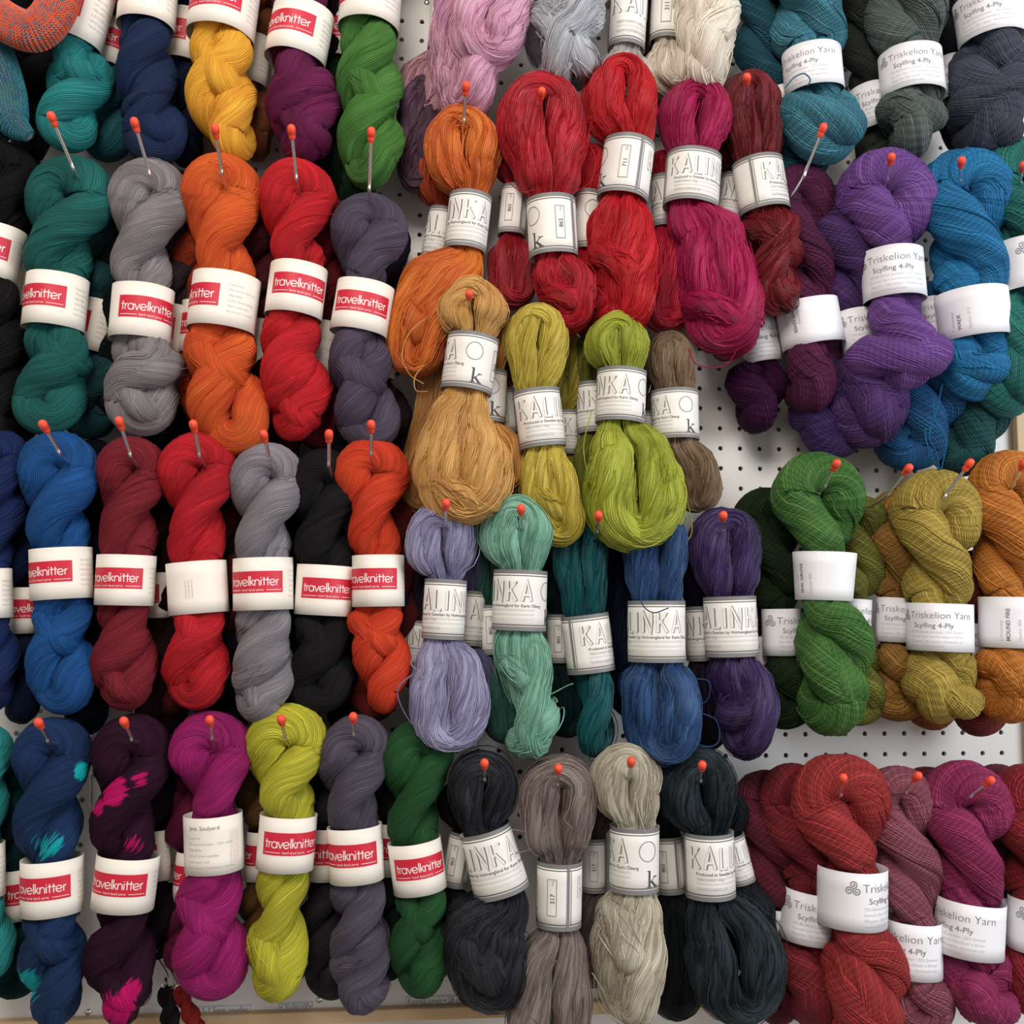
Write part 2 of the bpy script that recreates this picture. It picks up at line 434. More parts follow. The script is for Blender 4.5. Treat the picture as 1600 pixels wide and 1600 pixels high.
# ------------------------------------------------------------------ lettering
def arc(cx, cy, rx, ry, a0, a1, n=14):
    a = np.radians(np.linspace(a0, a1, n)); return [(cx + rx * math.cos(t), cy + ry * math.sin(t)) for t in a]
TKF = dict(
    t=([[(.28, 1.42), (.28, 0)], [(0, .98), (.6, .98)]], .62), r=([[(.1, 0), (.1, 1)], arc(.55, .52, .45, .46, 180, 95, 8)], .55),
    a=([arc(.5, .5, .46, .5, 0, 360, 22), [(.98, 1), (.98, 0)]], 1.15), v=([[(0, 1), (.4, 0), (.8, 1)]], .88),
    e=([arc(.5, .5, .48, .5, 8, 325, 20), [(.04, .42), (.97, .57)]], 1.12), l=([[(.1, 0), (.1, 1.6)]], .28),
    k=([[(.1, 0), (.1, 1.6)], [(.62, 1), (.1, .42)], [(.24, .56), (.68, 0)]], .76),
    n=([[(.1, 0), (.1, 1)], arc(.47, .56, .36, .42, 180, 0, 12) + [(.83, 0)]], 1.0), i=([[(.1, 0), (.1, 1)], [(.1, 1.25), (.1, 1.4)]], .32))
KAF = dict(K=([[(0, 0), (0, 1)], [(.45, 1), (.02, .42)], [(.13, .56), (.48, 0)]], .78), A=([[(0, 0), (.25, 1), (.5, 0)], [(.09, .3), (.41, .3)]], .8),
           L=([[(0, 1), (0, 0), (.36, 0)]], .64), I=([[(0, 0), (0, 1)]], .38), N=([[(0, 0), (0, 1), (.45, 0), (.45, 1)]], .8))
def ribbon(poly, w):
    p = np.array(poly, float)
    q = [p[0]]
    for a, b in zip(p[:-1], p[1:]):
        m = max(1, int(np.linalg.norm(b - a) / .5))
        for i in range(1, m + 1): q.append(a + (b - a) * i / m)
    p = np.array(q); n = len(p)
    T = unit(np.gradient(p, axis=0)); Nn = np.stack([-T[:, 1], T[:, 0]], 1)
    if n > 2:
        d1 = unit(np.diff(p, axis=0)); c = np.ones(n); c[1:-1] = np.maximum(.5, np.sqrt((1 + (d1[:-1] * d1[1:]).sum(1)) / 2)); Nn = Nn / c[:, None]
    V = np.concatenate([p + Nn * w / 2, p - Nn * w / 2]); i = np.arange(n - 1)
    return V, np.stack([i, i + n, i + n + 1, i + 1], 1)
_tx = {}
def flat_text(s, bold=0.0):
    if (s, bold) in _tx: return _tx[(s, bold)]
    cu = bpy.data.curves.new('t', 'FONT'); cu.body = s; cu.size = 1.0; cu.offset = bold; cu.resolution_u = 3
    o = bpy.data.objects.new('t', cu); COL.objects.link(o)
    dg = bpy.context.evaluated_depsgraph_get(); me = o.evaluated_get(dg).to_mesh()
    v = np.zeros(len(me.vertices) * 3); me.vertices.foreach_get('co', v); v = v.reshape(-1, 3)[:, :2].copy()
    me.calc_loop_triangles(); t = np.zeros(len(me.loop_triangles) * 3, np.int32); me.loop_triangles.foreach_get('vertices', t); t = t.reshape(-1, 3).copy()
    o.evaluated_get(dg).to_mesh_clear(); bpy.data.objects.remove(o); bpy.data.curves.remove(cu)
    v[:, 0] -= v[:, 0].min()
    _tx[(s, bold)] = (v, t); return v, t

def paper_band(parent, band, d, style):
    cx, cy, w, h, tilt = band[:5]; opt = band[5] if len(band) > 5 else {}
    s = mpp(cx, cy, d); C = band_centre(band, d); rx = w / 2 * s; ry = rx * .93; H = h * s
    t = math.radians(tilt); ex = np.array([math.cos(t), 0, -math.sin(t)]); up = np.array([math.sin(t), 0, math.cos(t)]); ey = np.array([0, -1., 0])
    
    tp = opt.get('taper', 0.0); ph0 = (cx * 1.7 + cy) % 6.28
    phc = math.atan2(650 - cx, F) * .9
    def bend(a, b, e=0.0):
        """a: photo pixels of paper round the band from the middle of its visible front; b: pixels up from its centre line"""
        a = np.asarray(a, float) * s / rx + phc; b = np.asarray(b, float) * s
        k = (1 + tp * b / H) * (1 + .012 * np.sin(3 * a + ph0) + .008 * np.sin(5 * a + b / H * 2 + ph0))
        return C + ((rx * k + e) * np.sin(a))[:, None] * ex + ((ry * k + e) * np.cos(a))[:, None] * ey + b[:, None] * up
    def patch(mb, a0, a1, b0, b1, e, mi=0, na=None):
        na = na or max(2, int(abs(a1 - a0) / 3) + 1)
        A, B = np.meshgrid(np.linspace(a0, a1, na), np.linspace(b0, b1, 3)); i = (np.arange(2)[:, None] * na + np.arange(na - 1)[None, :]).ravel()
        mb.add(bend(A.ravel(), B.ravel(), e), np.stack([i, i + 1, i + na + 1, i + na], 1), None, mi)
    # the sleeve itself: outer and inner face, closed at both rims
    full = 2 * math.pi * rx / s; na = 72
    mb = MB(); thick = .0004
    A = np.linspace(-full / 2, full / 2, na, endpoint=False)
    rings = []
    bl = np.linspace(-h / 2, h / 2, 5)
    prof = [(b, 0.0) for b in bl] + [(b, -thick) for b in bl[::-1]]
    V = np.concatenate([bend(A, np.full(na, b), e) for b, e in prof]); nr = len(prof)
    q = [(i * na + j, i * na + (j + 1) % na, ((i + 1) % nr) * na + (j + 1) % na, ((i + 1) % nr) * na + j) for i in range(nr) for j in range(na)]
    mb.add(V, q)
    pap = mb.build('paper_band', [M[style + '_paper']], parent)
    if opt.get('plain'): 
        if opt['plain'] == 'stamp':
            m = MB()
            for k in range(3):
                v, tr = flat_text('hand dyed with care', 0); v = v * 3.4
                m.add(bend(-18 + k * 5 - v[:, 1], v[:, 0] - 16, .0003), np.zeros((0, 4), int), None, 0, tr)
            m.build('lettering', [new_mat('faded_red_print', (214, 170, 172))], pap, False)
        return
    def text(mb, string, a, b, size, mi=0, bold=0.0, rot=0, e=.0004, width=None):
        v, tr = flat_text(string, bold); v = v * size
        if width: v = v * np.array([width / v[:, 0].max(), 1])
        if rot == 90: v = np.stack([-v[:, 1], v[:, 0]], 1)
        if rot == -90: v = np.stack([v[:, 1], -v[:, 0]], 1)
        x = v[:, 0] + a
        if abs(x.mean()) > full * .36: return
        mb.add(bend(x, v[:, 1] + b, e), np.zeros((0, 4), int), None, mi, tr)
    def edge_to_a(px):
        q_ = max(-.985, min(.985, (px - cx) / (w / 2.0)))
        return (math.asin(q_)) * rx / s - 0.0
    k = h / 88.0
    if style == 'tk' and opt.get('hand'):
        m = MB()
        text(m, 'Jane, Soulyard', -42 * k, 26 * k, 9 * k, 0, -.005)
        for i, l in enumerate(['% yarn: tt', '75% merino/nylon - 25% nylon', '100g 400m', '2.25-3.25mm needles', 'hand wash cool', 'hand-dyed in Southeast London']):
            text(m, l, -44 * k, (12 - i * 9) * k, 6 * k, 1, -.01)
        for i in range(4): text(m, 'travelknitter hand dyed yarns', (28 + i * 5) * k, -28 * k, 4.2 * k, 2 if i != 1 else 1, -.01, 90)
        m.build('lettering', [M['ink'], M['pale_ink'], new_mat('faded_red_print', (214, 150, 160))], pap, False)
    elif style == 'tk':
        pw, phh = 106 * k, 36 * k
        if 'R' in opt: a1 = edge_to_a(opt['R']); a0 = a1 - pw
        else: a0 = edge_to_a(opt.get('L', cx - w * .42)); a1 = a0 + pw
        a0c = max(a0, -full * .4); a1c = min(a1, full * .4)
        yb = -15 * k
        m = MB(); patch(m, a0c, a1c, yb, yb + phh, .00018); m.build('logo_panel', [M['red']], pap)
        m = MB(); x = a0 + 5 * k; u = 9.75 * k
        for ch in 'travelknitter':
            polys, adv = TKF[ch]
            for pl in polys:
                v, q = ribbon(pl, .17); v = v * u + np.array([x, yb + 12 * k])
                if abs(v[:, 0].mean()) < full * .36: m.add(bend(v[:, 0], v[:, 1], .00045), q)
            x += adv * u
        for (q0, q1) in ((.04, .3), (.72, .97)):
            v, q = ribbon([(a0 + pw * q0, yb + 4.5 * k), (a0 + pw * q1, yb + 4.5 * k)], .9 * k)
            if abs(v[:, 0].mean()) < full * .36: m.add(bend(v[:, 0], v[:, 1], .00045), q)
        v, tr = flat_text('hand dyed yarns', -.005); v = v * 6 * k * np.array([.95, 1]) + np.array([a0 + pw * .33, yb + 3 * k])
        if abs(v[:, 0].mean()) < full * .36: m.add(bend(v[:, 0], v[:, 1], .00045), np.zeros((0, 4), int), None, 0, tr)
        if m.n: m.build('lettering', [M['white_ink']], pap, False)
        m = MB()
        for i, l in enumerate(['Superwash', '75% merino 25% nylon', '100g 400m', '2.25-3.25mm needles', 'Hand wash only', 'Hand-dyed in London']):
            text(m, l, a1 + 14 * k, (20 - i * 8.5) * k, 5.4 * k, 0, -.014)
            text(m, l, a0 - 70 * k, (20 - i * 8.5) * k, 5.4 * k, 0, -.014)
        if m.n: m.build('small_print', [M['pale_ink']], pap, False)
    elif style == 'ka':
        c = opt.get('a0', 60); m = MB()
        X = lambda a: (a - c) * k
        hh = h / 2; lim = full * .42
        for sg in (1, -1):
            patch(m, -lim, lim, sg * (hh - 5.5 * k), sg * (hh + .2), .0002, 0)
            patch(m, -lim, lim, sg * (hh - 8.8 * k), sg * (hh - 7.6 * k), .0002, 1)
        def ok(a): return abs(a) < full * .36
        for sa in (-18, 226):
            if ok(X(sa)):
                patch(m, X(sa) - 2 * k, X(sa) + 2 * k, -hh, hh, .00065, 0); patch(m, X(sa) + 4 * k, X(sa) + 4.9 * k, -hh + 8 * k, hh - 8 * k, .0003, 1)
        for i in range(3):
            if True:
                b0 = (-14 - i * 6.5) * k
                x0, x1 = max(X(8), -lim), min(X(135), lim)
                if x1 > x0 + 3: patch(m, x0, x1, b0 - 1.6 * k, b0 + 1.6 * k, .00025, 2)
        m.build('printed_border', [M['ka_grey'], M['dark_ink'], M['wash']], pap, False)
        m = MB(); x = 0.0; u = 29 * k
        for rep in (0, 244):
            x = X(rep)
            for ch in 'KALINKA':
                polys, adv = KAF[ch]; wd = adv * .95 * u
                if ok(x + wd * .35):
                    for pl in polys:
                        for (ww, ee, mi, dx, dy) in ((.155, .00035, 4, 1.0 * k, -.5 * k), (.11, .0006, 1, 0, 0)):
                            pq = np.array(pl) * np.array([.95, 1])
                            v, q = ribbon(pq, ww); v = v * u + np.array([x + dx, -1 * k + dy]); m.add(bend(v[:, 0], v[:, 1], ee), q, None, mi)
                x += wd
        if ok(X(160)):
            v, q = ribbon(arc(X(160), 14 * k, 13 * k, 13.5 * k, 0, 360, 40), 1.0 * k); m.add(bend(v[:, 0], v[:, 1], .0004), q, None, 2)
        if ok(X(166)):
            z = 22 * k; ox, oy = X(158), -34 * k
            for pl, ww in (([(.2, 0), (.2, 1)], .13), ([(.02, 0), (.38, 0)], .05), ([(.04, .98), (.2, .98)], .05), ([(.7, .62), (.22, .26)], .05),
                           ([(.34, .36), (.72, 0)], .14), ([(.55, 0), (.9, 0)], .05), ([(.5, .63), (.86, .63)], .05)):
                v, q = ribbon(pl, ww); v = v * z + np.array([ox, oy]); m.add(bend(v[:, 0], v[:, 1], .0005), q, None, 0)
        text(m, 'Produced in Sweden by Holmengland for Karin Öberg', X(8), -10 * k, 6.3 * k, 0, .0, width=138 * k)
        text(m, '100% LINEN  100g', X(10), -17 * k, 5 * k, 3, -.01); text(m, 'KARINOBERG.SE', X(10), -30 * k, 6 * k, 3, -.01)
        if ok(X(204)):
            patch(m, X(197), X(210), -24 * k, 24 * k, .0003, 1)
            v, q = ribbon([(X(197), -24 * k), (X(197), 24 * k), (X(210), 24 * k), (X(210), -24 * k), (X(197), -24 * k)], .8 * k); m.add(bend(v[:, 0], v[:, 1], .0006), q, None, 2)
            text(m, opt.get('num', '865'), X(207.5), -8 * k, 9 * k, 0, 0, 90, .0007); text(m, '100g', X(206), 16 * k, 4 * k, 3, 0, 90, .0007)
        m.build('lettering', [M['dark_ink'], M['ka_paper'], M['ka_grey'], M['pale_ink'], M['ink']], pap, False)
    else:
        k = h / 72.0; m = MB()
        if 'name' in opt:
            a = edge_to_a(opt['T']); r_ = opt.get('rot', 90); sg = 1 if r_ == 90 else -1; b = -26 * k * sg
            text(m, 'Colourway', a - 10 * k * sg, b, 6.5 * k, 1, -.012, r_)
            text(m, opt['name'], a, b, 7.8 * k, 0, .012, r_)
            text(m, 'Dyelot: ' + opt.get('lot', '001'), a + 15 * k * sg, b, 6.5 * k, 1, -.012, r_)
        else:
            a = edge_to_a(opt['T']) if 'T' in opt else -40
            v = []
            for j in range(3):                                        # triple spiral mark
                an = math.radians(90 + 120 * j); ox, oy = a - 12 * k + 5.4 * k * math.cos(an), 17 * k + 5.4 * k * math.sin(an)
                tt = np.linspace(0, 2 * math.pi * 1.6, 30); rr = (.8 + tt * .42) * k
                pl = [(ox + r1 * math.cos(an + math.pi + (tt[-1] - t1)), oy + r1 * math.sin(an + math.pi + (tt[-1] - t1))) for r1, t1 in zip(rr, tt)]
                if abs(a - 12 * k) < full * .34:
                    v, q = ribbon(pl, 1.0 * k); m.add(bend(v[:, 0], v[:, 1], .0004), q, None, 0)
            text(m, 'Triskelion Yarn', a, 13 * k, 15 * k, 0, -.016, width=98 * k)
            text(m, 'Scylfing 4-Ply', a + 8 * k, -1 * k, 10.5 * k, 2, -.004, width=60 * k)
            for i, l in enumerate(['75% Bluefaced Leicester / 25% Gotland', 'Sourced, Spun and Handdyed in Britain', '100 grams / 365 metres - Handwash only', 'www.triskelion-yarn.com']):
                text(m, l, a + 2 * k, (-9 - i * 7) * k, 5.4 * k, 1, -.014, width=(82 if i < 3 else 52) * k)
        if m.n: m.build('lettering', [M['ink'], M['pale_ink'], M['ink']], pap, False)

# ------------------------------------------------------------------ hooks
def hook(label, tip, entry, dt=.165, de=.118, tipd=True, cat='display hook', group='pegboard hooks with orange-red rubber tips'):
    Tp = P(tip[0], tip[1], dt); E = P(entry[0], entry[1], de)
    root_z = E[2] - .012
    R = np.array([E[0] + (E[0] - Tp[0]) * .12, 0, root_z])
    dirn = unit(Tp - E)
    pts = [R + np.array([0, .004, .0]), R + np.array([0, -.02, 0]), R * .35 + E * .65 + np.array([0, 0, -.004]), E + (E - R) * 0.0, E + dirn * .012, Tp]
    root = empty('display_hook', R, label, cat, group)
    mb = MB(); path = catmull(pts, 60); tube(mb, path, .0019, 12)
    # the bent foot that grips the hole and the small back plate
    tube(mb, [R + np.array([0, -.003, -.026]), R + np.array([0, -.003, 0]), R + np.array([0, -.003, .010])], .0019, 10)
    mb.build('wire', [M['metal']], root)
    mb = MB()
    a = Tp - dirn * .006
    prof = [(-.001, .0024), (0, .0034), (.004, .0038), (.0055, .0036), (.006, .0044), (.011, .0045), (.0135, .0038), (.015, .0022), (.0154, .0004)]
    path = np.array([a + dirn * z for z, _ in prof]); tube(mb, path, np.array([r for _, r in prof]) * 1.0, 18)
    mb.build('rubber_tip', [M['tip']], root)
    return root

# ------------------------------------------------------------------ setting
def noise_mat(name, rgb, rgb2, scale, stretch=(1, 1, 1), rough=.5, detail=3):
    m = new_mat(name, rgb, rough); nt = m.node_tree; b = nt.nodes['Principled BSDF']
    tc = nt.nodes.new('ShaderNodeTexCoord'); mp = nt.nodes.new('ShaderNodeMapping'); mp.inputs['Scale'].default_value = stretch
    n = nt.nodes.new('ShaderNodeTexNoise'); n.inputs['Scale'].default_value = scale; n.inputs['Detail'].default_value = detail
    nt.links.new(tc.outputs['Object'], mp.inputs[0]); nt.links.new(mp.outputs[0], n.inputs['Vector'])
    mx = nt.nodes.new('ShaderNodeMix'); mx.data_type = 'RGBA'; mx.inputs[6].default_value = lin(rgb); mx.inputs[7].default_value = lin(rgb2)
    nt.links.new(n.outputs[0], mx.inputs[0]); nt.links.new(mx.outputs[2], b.inputs['Base Color'])
    return m
M['board'] = noise_mat('painted_hardboard', (232, 230, 226), (238, 236, 232), 9, rough=.45)
M['wall'] = noise_mat('white_wall_paint', (226, 226, 226), (234, 233, 230), 5, rough=.7)
M['wood'] = noise_mat('pale_pine', (205, 172, 130), (222, 192, 152), 30, (.12, 1, 1), .5)
PITCH_H = .0254
top_z = P(1250, 27, 0)[2]; bot_z = P(547, 1573, 0)[2]; right_x = P(1590, 900, 0)[0]; seam_x = P(905, 800, 0)[0]; left_x = P(-120, 800, 0)[0]
def board(name, x0, x1, ox, oy):
    """hardboard with a real hole every inch; ox, oy = phase of the hole grid"""
    mb = MB(); gx = []; k0 = math.floor(x0 / PITCH_H) - 1
    zs0 = EYE
    a = np.arange(16) / 16 * 2 * math.pi; sq = []
    for t in a:
        c, s_ = math.cos(t), math.sin(t); m = max(abs(c), abs(s_)); sq.append((c / m * .5, s_ / m * .5))
    sq = np.array(sq) * PITCH_H; ci = np.stack([np.cos(a), np.sin(a)], 1) * .0030
    th = .0045
    tmpl = np.concatenate([np.c_[sq[:, 0], np.zeros(16), sq[:, 1]], np.c_[ci[:, 0], np.zeros(16), ci[:, 1]], np.c_[ci[:, 0], np.full(16, th), ci[:, 1]]])
    j = np.arange(16); jn = (j + 1) % 16
    q = np.concatenate([np.stack([j, jn, 16 + jn, 16 + j], 1), np.stack([16 + j, 16 + jn, 32 + jn, 32 + j], 1)])
    xs = [(k + ox) * PITCH_H for k in range(-60, 60)]; zs = [EYE - (k + oy) * PITCH_H for k in range(-60, 60)]
    xs = [x for x in xs if x0 + .5 * PITCH_H <= x <= x1 - .5 * PITCH_H]; zs = [z for z in zs if bot_z + .5 * PITCH_H <= z <= top_z - .5 * PITCH_H]
    cells = np.array([(x, 0, z) for x in xs for z in zs])
    V = (cells[:, None, :] + tmpl[None]).reshape(-1, 3); Q = (q[None] + (np.arange(len(cells)) * 48)[:, None, None]).reshape(-1, 4)
    mb.add(V, Q)
    X0, X1, Z0, Z1 = xs[0] - PITCH_H / 2, xs[-1] + PITCH_H / 2, min(zs) - PITCH_H / 2, max(zs) + PITCH_H / 2
    for (p, r, s_, t) in ((x0, X0, bot_z, top_z), (X1, x1, bot_z, top_z), (X0, X1, bot_z, Z0), (X0, X1, Z1, top_z)):
        mb.add([(p, 0, s_), (r, 0, s_), (r, 0, t), (p, 0, t)], [(0, 1, 2, 3)])
    o = mb.build(name, [M['board']], None, False)
    tag(o, 'white perforated hardboard panel behind the %s skeins' % ('left' if x0 < 0 and x1 < .3 else 'right'), 'pegboard', kind='structure')
    return o
board('wall_left_pegboard', left_x, seam_x, .90, .80)
board('wall_right_pegboard', seam_x, right_x, .87, .17)
def box(name, a, b, mat, parent=None, bevel=0.0):
    (x0, y0, z0), (x1, y1, z1) = a, b
    v = [(x, y, z) for x in (x0, x1) for y in (y0, y1) for z in (z0, z1)]
    q = [(0, 1, 3, 2), (4, 6, 7, 5), (0, 4, 5, 1), (2, 3, 7, 6), (0, 2, 6, 4), (1, 5, 7, 3)]
    o = mesh_obj(name, v, q, mat, parent, None, False)
    if bevel:
        m = o.modifiers.new('bevel', 'BEVEL'); m.width = bevel; m.segments = 2
    return o
tag(box('wall_back', (-2.2, .034, 0), (2.2, .15, 2.7), M['wall']), kind='structure')
tag(box('floor', (-2.2, -2.6, -.05), (2.2, .15, 0), noise_mat('grey_floor', (120, 112, 104), (135, 126, 116), 6)), kind='structure')
tag(box('trim_1', (left_x, -.012, top_z), (right_x + .016, .034, top_z + .011), M['wood'], bevel=.0015), 'pale wooden rail along the top of the pegboard', kind='structure')
tag(box('trim_2', (left_x, -.012, bot_z - .014), (right_x + .016, .034, bot_z), M['wood'], bevel=.0015), 'pale wooden rail along the bottom of the pegboard', kind='structure')
tag(box('trim_3', (right_x, -.012, bot_z), (right_x + .016, .034, top_z), M['wood'], bevel=.0015), 'pale wooden edge at the right of the pegboard', kind='structure')

# shelf tickets stuck to the bottom of the board
def ticket(label, text_, px, py, w, h, tsize):
    s = mpp(px, py, 0); c = P(px, py, 0); o = box('price_ticket', (c[0] - w * s / 2, -.0012, c[2] - h * s / 2), (c[0] + w * s / 2, 0, c[2] + h * s / 2), M['tr_paper'])
    tag(o, label, 'ticket', 'paper tickets along the bottom rail')
    v, t = flat_text(text_, -.006); k = w * s * .9 / v[:, 0].max(); ks = tsize * s
    V = np.c_[v[:, 0] * k - w * s * .45 + c[0], np.full(len(v), -.0016), v[:, 1] * ks - ks * .35 + c[2]]
    mesh_obj('lettering', V, None, M['ink'], o, None, False, None, t)
    e = MB(); x0, x1, z0, z1 = c[0] - w * s * .48, c[0] + w * s * .48, c[2] - h * s * .42, c[2] + h * s * .42; tk = .0004
    for a in (((x0, z0), (x1, z0 + tk)), ((x0, z1 - tk), (x1, z1)), ((x0, z0), (x0 + tk, z1)), ((x1 - tk, z0), (x1, z1))):
        (p, r), (q_, u) = a; e.add([(p, -.0016, r), (q_, -.0016, r), (q_, -.0016, u), (p, -.0016, u)], [(0, 1, 2, 3)])
    e.build('printed_border', [M['ink']], o, False)
ticket('paper ticket reading 2.5-3.5mm needles', '4ply - 2.5-3.5mm needles', 335, 1578, 118, 15, 13)
ticket('paper ticket with the price £20.00/100g', '£20.00/100g', 463, 1572, 54, 14, 13)
ticket('rightmost paper ticket on the bottom rail, reading 28 stitches', 'Kalinka Linen • 28 stitches', 690, 1562, 116, 14, 13)

# screws in the board
for i, (x, y, l) in enumerate([(667, 4, 'small steel screw in the board at the top, left of the pink skein'), (499, 1562, 'small steel screw in the board right of the price ticket'),
                               (138, 1581, 'small steel screw in the board near the bottom left corner')]):
    c = P(x, y, 0); mb = MB()
    tube(mb, [c + np.array([0, -z, 0]) for z in (-.002, 0, .0012, .002, .0021)], np.array([.003, .0038, .0034, .002, .0004]), 16)
    mb.build('pan_head_screw', [M['metal']]); o = COL.objects[-1]; tag(o, l, 'screw', 'screws in the pegboard')

# ------------------------------------------------------------------ hand-knitted pieces top left
def knit_mat(name, c1, c2, c3):
    m = new_mat(name, c1, .85, 0, .3); nt = m.node_tree; b = nt.nodes['Principled BSDF']; L = nt.links
    uv = nt.nodes.new('ShaderNodeUVMap'); uv.uv_map = 'UVMap'
    mp = nt.nodes.new('ShaderNodeMapping'); mp.inputs['Scale'].default_value = (12, 70, 1); L.new(uv.outputs[0], mp.inputs[0])
    n = nt.nodes.new('ShaderNodeTexNoise'); n.inputs['Scale'].default_value = 1; n.inputs['Detail'].default_value = 3; L.new(mp.outputs[0], n.inputs['Vector'])
    r = nt.nodes.new('ShaderNodeValToRGB'); r.color_ramp.interpolation = 'CONSTANT'
    e = r.color_ramp.elements; e[0].color = lin(c2); e[1].position = .46; e[1].color = lin(c1); x = e.new(.56); x.color = lin(c3)
    L.new(n.outputs[0], r.inputs[0]); L.new(r.outputs[0], b.inputs['Base Color'])
    return m
def knit_tube(label, name, pts, d, mat, st=.0032, cat='knitted sample'):
    """tube of stocking stitch: every V of the fabric is modelled"""
    W = []
    for x, y, hw in pts:
        c = P(x, y, d); W.append([*c, hw * mpp(x, y, d)])
    A = catmull(W, 60); path = A[:, :3]; rad = A[:, 3]
    T, N, B, _ = frames(path, False)
    s = np.concatenate([[0], np.cumsum(np.linalg.norm(np.diff(path, axis=0), axis=1))])
    mb = MB(); tube(mb, path, rad * .96, 40, False)
    nrow = int(s[-1] / (st * .8)); R0 = float(rad.mean()); ncol = int(2 * math.pi * R0 / st)
    S, NR = [], []
    for i in range(nrow):
        f = (i + .5) / nrow * s[-1]
        c = np.array([np.interp(f, s, path[:, k]) for k in range(3)]); r = np.interp(f, s, rad)
        j = np.argmin(abs(s - f)); n_, b_, t_ = N[j], B[j], T[j]
        for k in range(ncol):
            a0 = 2 * math.pi * k / ncol; da = 2 * math.pi / ncol
            for sg in (-1, 1):
                tt = np.linspace(0, 1, 4)
                a = a0 + sg * da * (.08 + .36 * tt); z = -st * .55 + st * 1.1 * tt
                rd = np.cos(a)[:, None] * n_ + np.sin(a)[:, None] * b_
                S.append(c + rd * (r + .0007 * np.sin(math.pi * tt))[:, None] + z[:, None] * t_); NR.append(rd)
    strand_ribs(mb, np.array(S), np.array(NR), .00075)
    root = empty(name, path[0], label, cat)
    mb.build('knitted_fabric', [mat], root)
    return root
knit_tube('orange, red and grey speckled knitted sock toe at the top left corner', 'knitted_sock',
          [(88, -90, 34), (95, -30, 33), (84, 20, 30), (55, 48, 30), (20, 40, 30), (-20, 10, 30), (-50, -40, 30)], .145,
          knit_mat('speckled_wool_knit', (222, 92, 48), (128, 122, 136), (196, 62, 44)))
knit_tube('blue-green knitted sample hanging at the left edge below the orange sock', 'knitted_swatch',
          [(-30, 60, 40), (-5, 110, 34), (12, 150, 28), (20, 190, 24), (45, 212, 9)], .11,
          knit_mat('blue_green_wool_knit', (10, 104, 112), (8, 70, 120), (16, 120, 110)))

# ------------------------------------------------------------------ the skeins
GT, GK, GR = 'twisted wool skeins in the left block', 'linen skeins in the middle block', 'thick wool skeins in the right block'
def tk(label, rgb, pts, **k): return skein(label, rgb, 'tk', pts, group=GT, **k)
def ka(label, rgb, pts, **k): return skein(label, rgb, 'ka', pts, group=GK, **k)
def tr(label, rgb, pts, **k): return skein(label, rgb, 'tr', pts, group=GR, **k)
K1 = [(.72, .75, .62, .42)]; K2 = [(.80, -.7, .66, .44), (.90, .6, .55, .4)]; K3 = [(.86, .9, .62, .46)]

# --- left block, top row (tops outside the frame)
tk('teal skein beside the orange knitted sock, cut by the top edge', (0, 128, 130), [(165, -190, 50), (150, -60, 50), (130, 30, 42), (132, 100, 46), (112, 165, 50), (98, 236, 40)], band=(126, 8, 88, 96, 12, dict(R=130)), knot=K1)
tk('navy blue skein with a cream band at the top edge, left of the yellow one', (14, 42, 88), [(232, -210, 50), (232, -80, 50), (228, 20, 46), (228, 80, 52), (232, 140, 48), (244, 200, 50), (246, 254, 44)], band=(232, -18, 90, 88, 3, dict(R=250)), knot=K2)
tk('golden yellow skein at the top edge', (240, 160, 0), [(350, -200, 52), (350, -80, 52), (348, 30, 46), (352, 95, 52), (345, 150, 56), (362, 200, 48), (372, 252, 42)], band=(350, -4, 106, 84, 6, dict(R=378)), knot=K1)
tk('plum purple skein at the top edge with its crimson logo in full view', (112, 12, 78), [(475, -200, 50), (472, -90, 50), (468, 20, 46), (466, 90, 50), (475, 150, 55), (475, 205, 56), (472, 252, 46)], band=(468, 36, 96, 84, 9, dict(R=492)), knot=K2)
tk('bright green skein at the top edge, right of the plum one', (66, 124, 44), [(580, -210, 50), (580, -90, 50), (580, 20, 44), (580, 80, 48), (576, 150, 52), (580, 220, 50), (580, 292, 42)], band=(579, -16, 96, 84, 4, dict(R=590)), knot=K1)
tk('dark teal skein half hidden behind the teal skein of the top row', (0, 84, 96), [(190, -180, 50), (190, -40, 46), (180, 80, 40), (172, 180, 46), (165, 252, 40)], d=.05, band=(176, 60, 60, 76, 8, dict(R=190)), back=True)
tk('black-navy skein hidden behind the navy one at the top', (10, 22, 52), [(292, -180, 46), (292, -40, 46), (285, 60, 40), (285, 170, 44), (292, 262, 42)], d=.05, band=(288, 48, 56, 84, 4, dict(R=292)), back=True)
tk('dark rust skein far behind, right of the golden yellow one', (122, 62, 22), [(395, -160, 42), (398, -40, 42), (398, 60, 40), (398, 160, 40), (400, 250, 38)], d=.045, band=(396, 88, 50, 80, 4, dict(R=395)), back=True)
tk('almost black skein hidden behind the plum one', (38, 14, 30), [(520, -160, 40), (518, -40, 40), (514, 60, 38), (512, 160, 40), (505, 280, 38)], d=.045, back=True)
tk('dark green skein hidden behind the bright green one', (18, 56, 30), [(548, -160, 42), (545, -30, 42), (540, 60, 38), (548, 180, 42), (558, 330, 50)], d=.05, band=(535, 44, 50, 84, 5, dict(R=545)), back=True)
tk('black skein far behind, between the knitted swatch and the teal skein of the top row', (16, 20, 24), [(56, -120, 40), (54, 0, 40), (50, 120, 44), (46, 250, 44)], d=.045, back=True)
tk('dark blue-green skein hanging at the far left edge below the knitted swatch', (4, 60, 72), [(-20, -60, 40), (-20, 60, 40), (-12, 150, 38), (-4, 220, 34)], d=.06, back=True)

